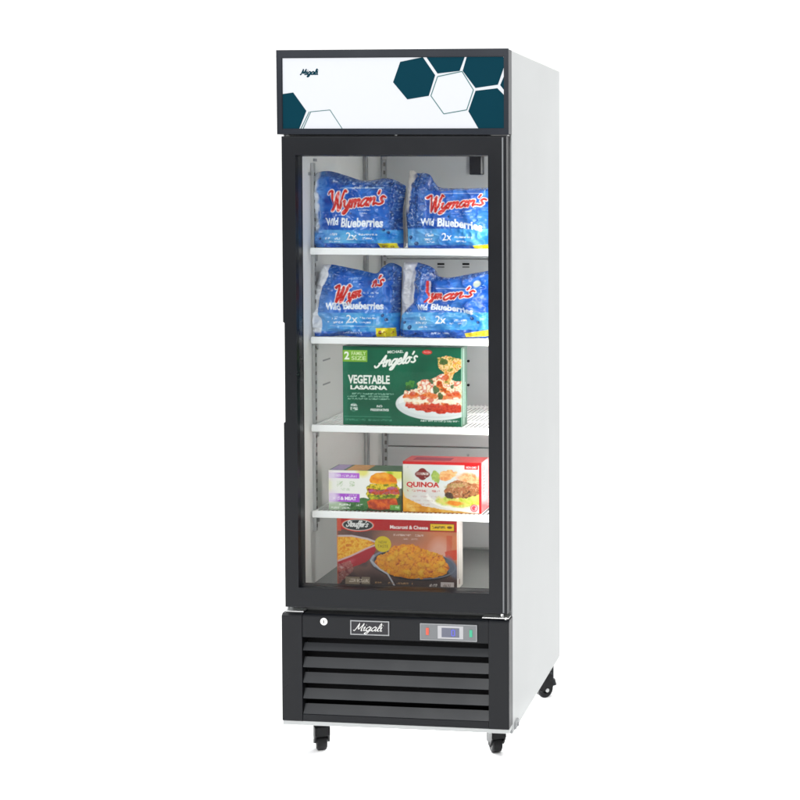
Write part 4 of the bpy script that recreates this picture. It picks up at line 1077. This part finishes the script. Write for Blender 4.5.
A.smalltype(424.6, 315.6, 432, 318.8, WH, S+35, .9); A.smalltype(419.6, 320.6, 435, 322.8, WH, S+36, .9); A.smalltype(424, 325, 432, 326.6, WH, S+37, .8); A.smalltype(434, 331.6, 454, 333.4, (210, 226, 246), S+38, .85)
berries(A, [(408.8, 321.4, 1.4), (414, 326.4, 2.2), (475.4, 317.4, 2.0), (481, 321.4, 1.6), (420, 332.5, 1.0)])
A.put(A.pol([(468.5, 332.4), (496, 328), (496, 335), (469.5, 336.4)]), (242, 222, 80)); A.smalltype(472, 332.4, 486, 334.4, (190, 150, 40), S+39, .6)
blueberry_bag([(400.4, 336.4), (400.6, 326), (402.6, 314), (402.0, 302), (402.4, 288), (403.2, 274), (403.8, 262.4)],
    [(493, 337.4), (494, 318), (493.6, 296), (492, 270)],
    [(403.8, 262.4), (411, 261.8), (419, 262.6), (428, 265), (434.6, 269), (436.6, 275.4), (446, 277), (456, 276.2), (470, 273.2), (492, 269.6)],
    [(400.4, 336.4), (450, 337.6), (493, 337.4)], A, 53, 'right-hand blueberry bag on the second shelf with a grey creased side flap', 1,
    crease=[(436, 274, 434, 302, -.012, 3.0), (419, 264, 416, 300, -.009, 2.2), (434, 302, 470, 312, -.004, 2.6), (426, 268, 424, 306, .008, 3), (408, 266, 405, 318, .005, 2.6), (470, 306, 486, 322, .006, 4)])

# =================================================================== LIGHT
w = bpy.data.worlds.new('World'); SC.world = w; w.use_nodes = True
nt = w.node_tree; bg = nt.nodes['Background']; bg.inputs['Strength'].default_value = 1.0
# white studio that gets darker behind the photographer
tc = nt.nodes.new('ShaderNodeTexCoord'); sx = nt.nodes.new('ShaderNodeSeparateXYZ'); mr = nt.nodes.new('ShaderNodeMapRange')
mr.inputs['From Min'].default_value = -.75; mr.inputs['From Max'].default_value = .1; mr.inputs['To Min'].default_value = .36; mr.inputs['To Max'].default_value = 1.03
nt.links.new(tc.outputs['Generated'], sx.inputs[0]); nt.links.new(sx.outputs['Y'], mr.inputs['Value'])
cb = nt.nodes.new('ShaderNodeCombineColor')
for k in range(3): nt.links.new(mr.outputs['Result'], cb.inputs[k])
nt.links.new(cb.outputs[0], bg.inputs['Color'])
def area(name, loc, tgt, sx, sy, energy, col=(1, 1, 1)):
    l = bpy.data.lights.new(name, 'AREA'); l.shape = 'RECTANGLE'; l.size = sx; l.size_y = sy; l.energy = energy; l.color = col
    o = bpy.data.objects.new(name, l); COL.objects.link(o); o.location = loc
    o.rotation_euler = (Vector(tgt)-Vector(loc)).to_track_quat('-Z', 'Y').to_euler(); return o
area('overhead_softbox', (0, .6, 5.2), (0, .6, 0), 7, 5, 165)
area('key_softbox', (-.2, -3.6, 3.5), (.3, 0, .95), 3.2, 1.6, 135)
area('backdrop_lamp', (-3.2, 1.6, 2.6), (-.5, 4.6, 1.6), 2, 2, 38)
area('backdrop_lamp', (4.2, 1.6, 2.6), (1.2, 4.6, 1.6), 2, 2, 30)
area('under_fill', (.33, .36, .086), (.33, .36, 0), .55, .62, 5)  # added fill hidden below the cabinet, washes out the floor shadow

SC.view_settings.view_transform = 'Standard'; SC.view_settings.look = 'None'
SC.view_settings.exposure = 0; SC.view_settings.gamma = 1
SC.render.engine = 'CYCLES'
SC.render.resolution_x = SC.render.resolution_y = 1024
SC.cycles.max_bounces = 12; SC.cycles.diffuse_bounces = 6; SC.cycles.transparent_max_bounces = 12
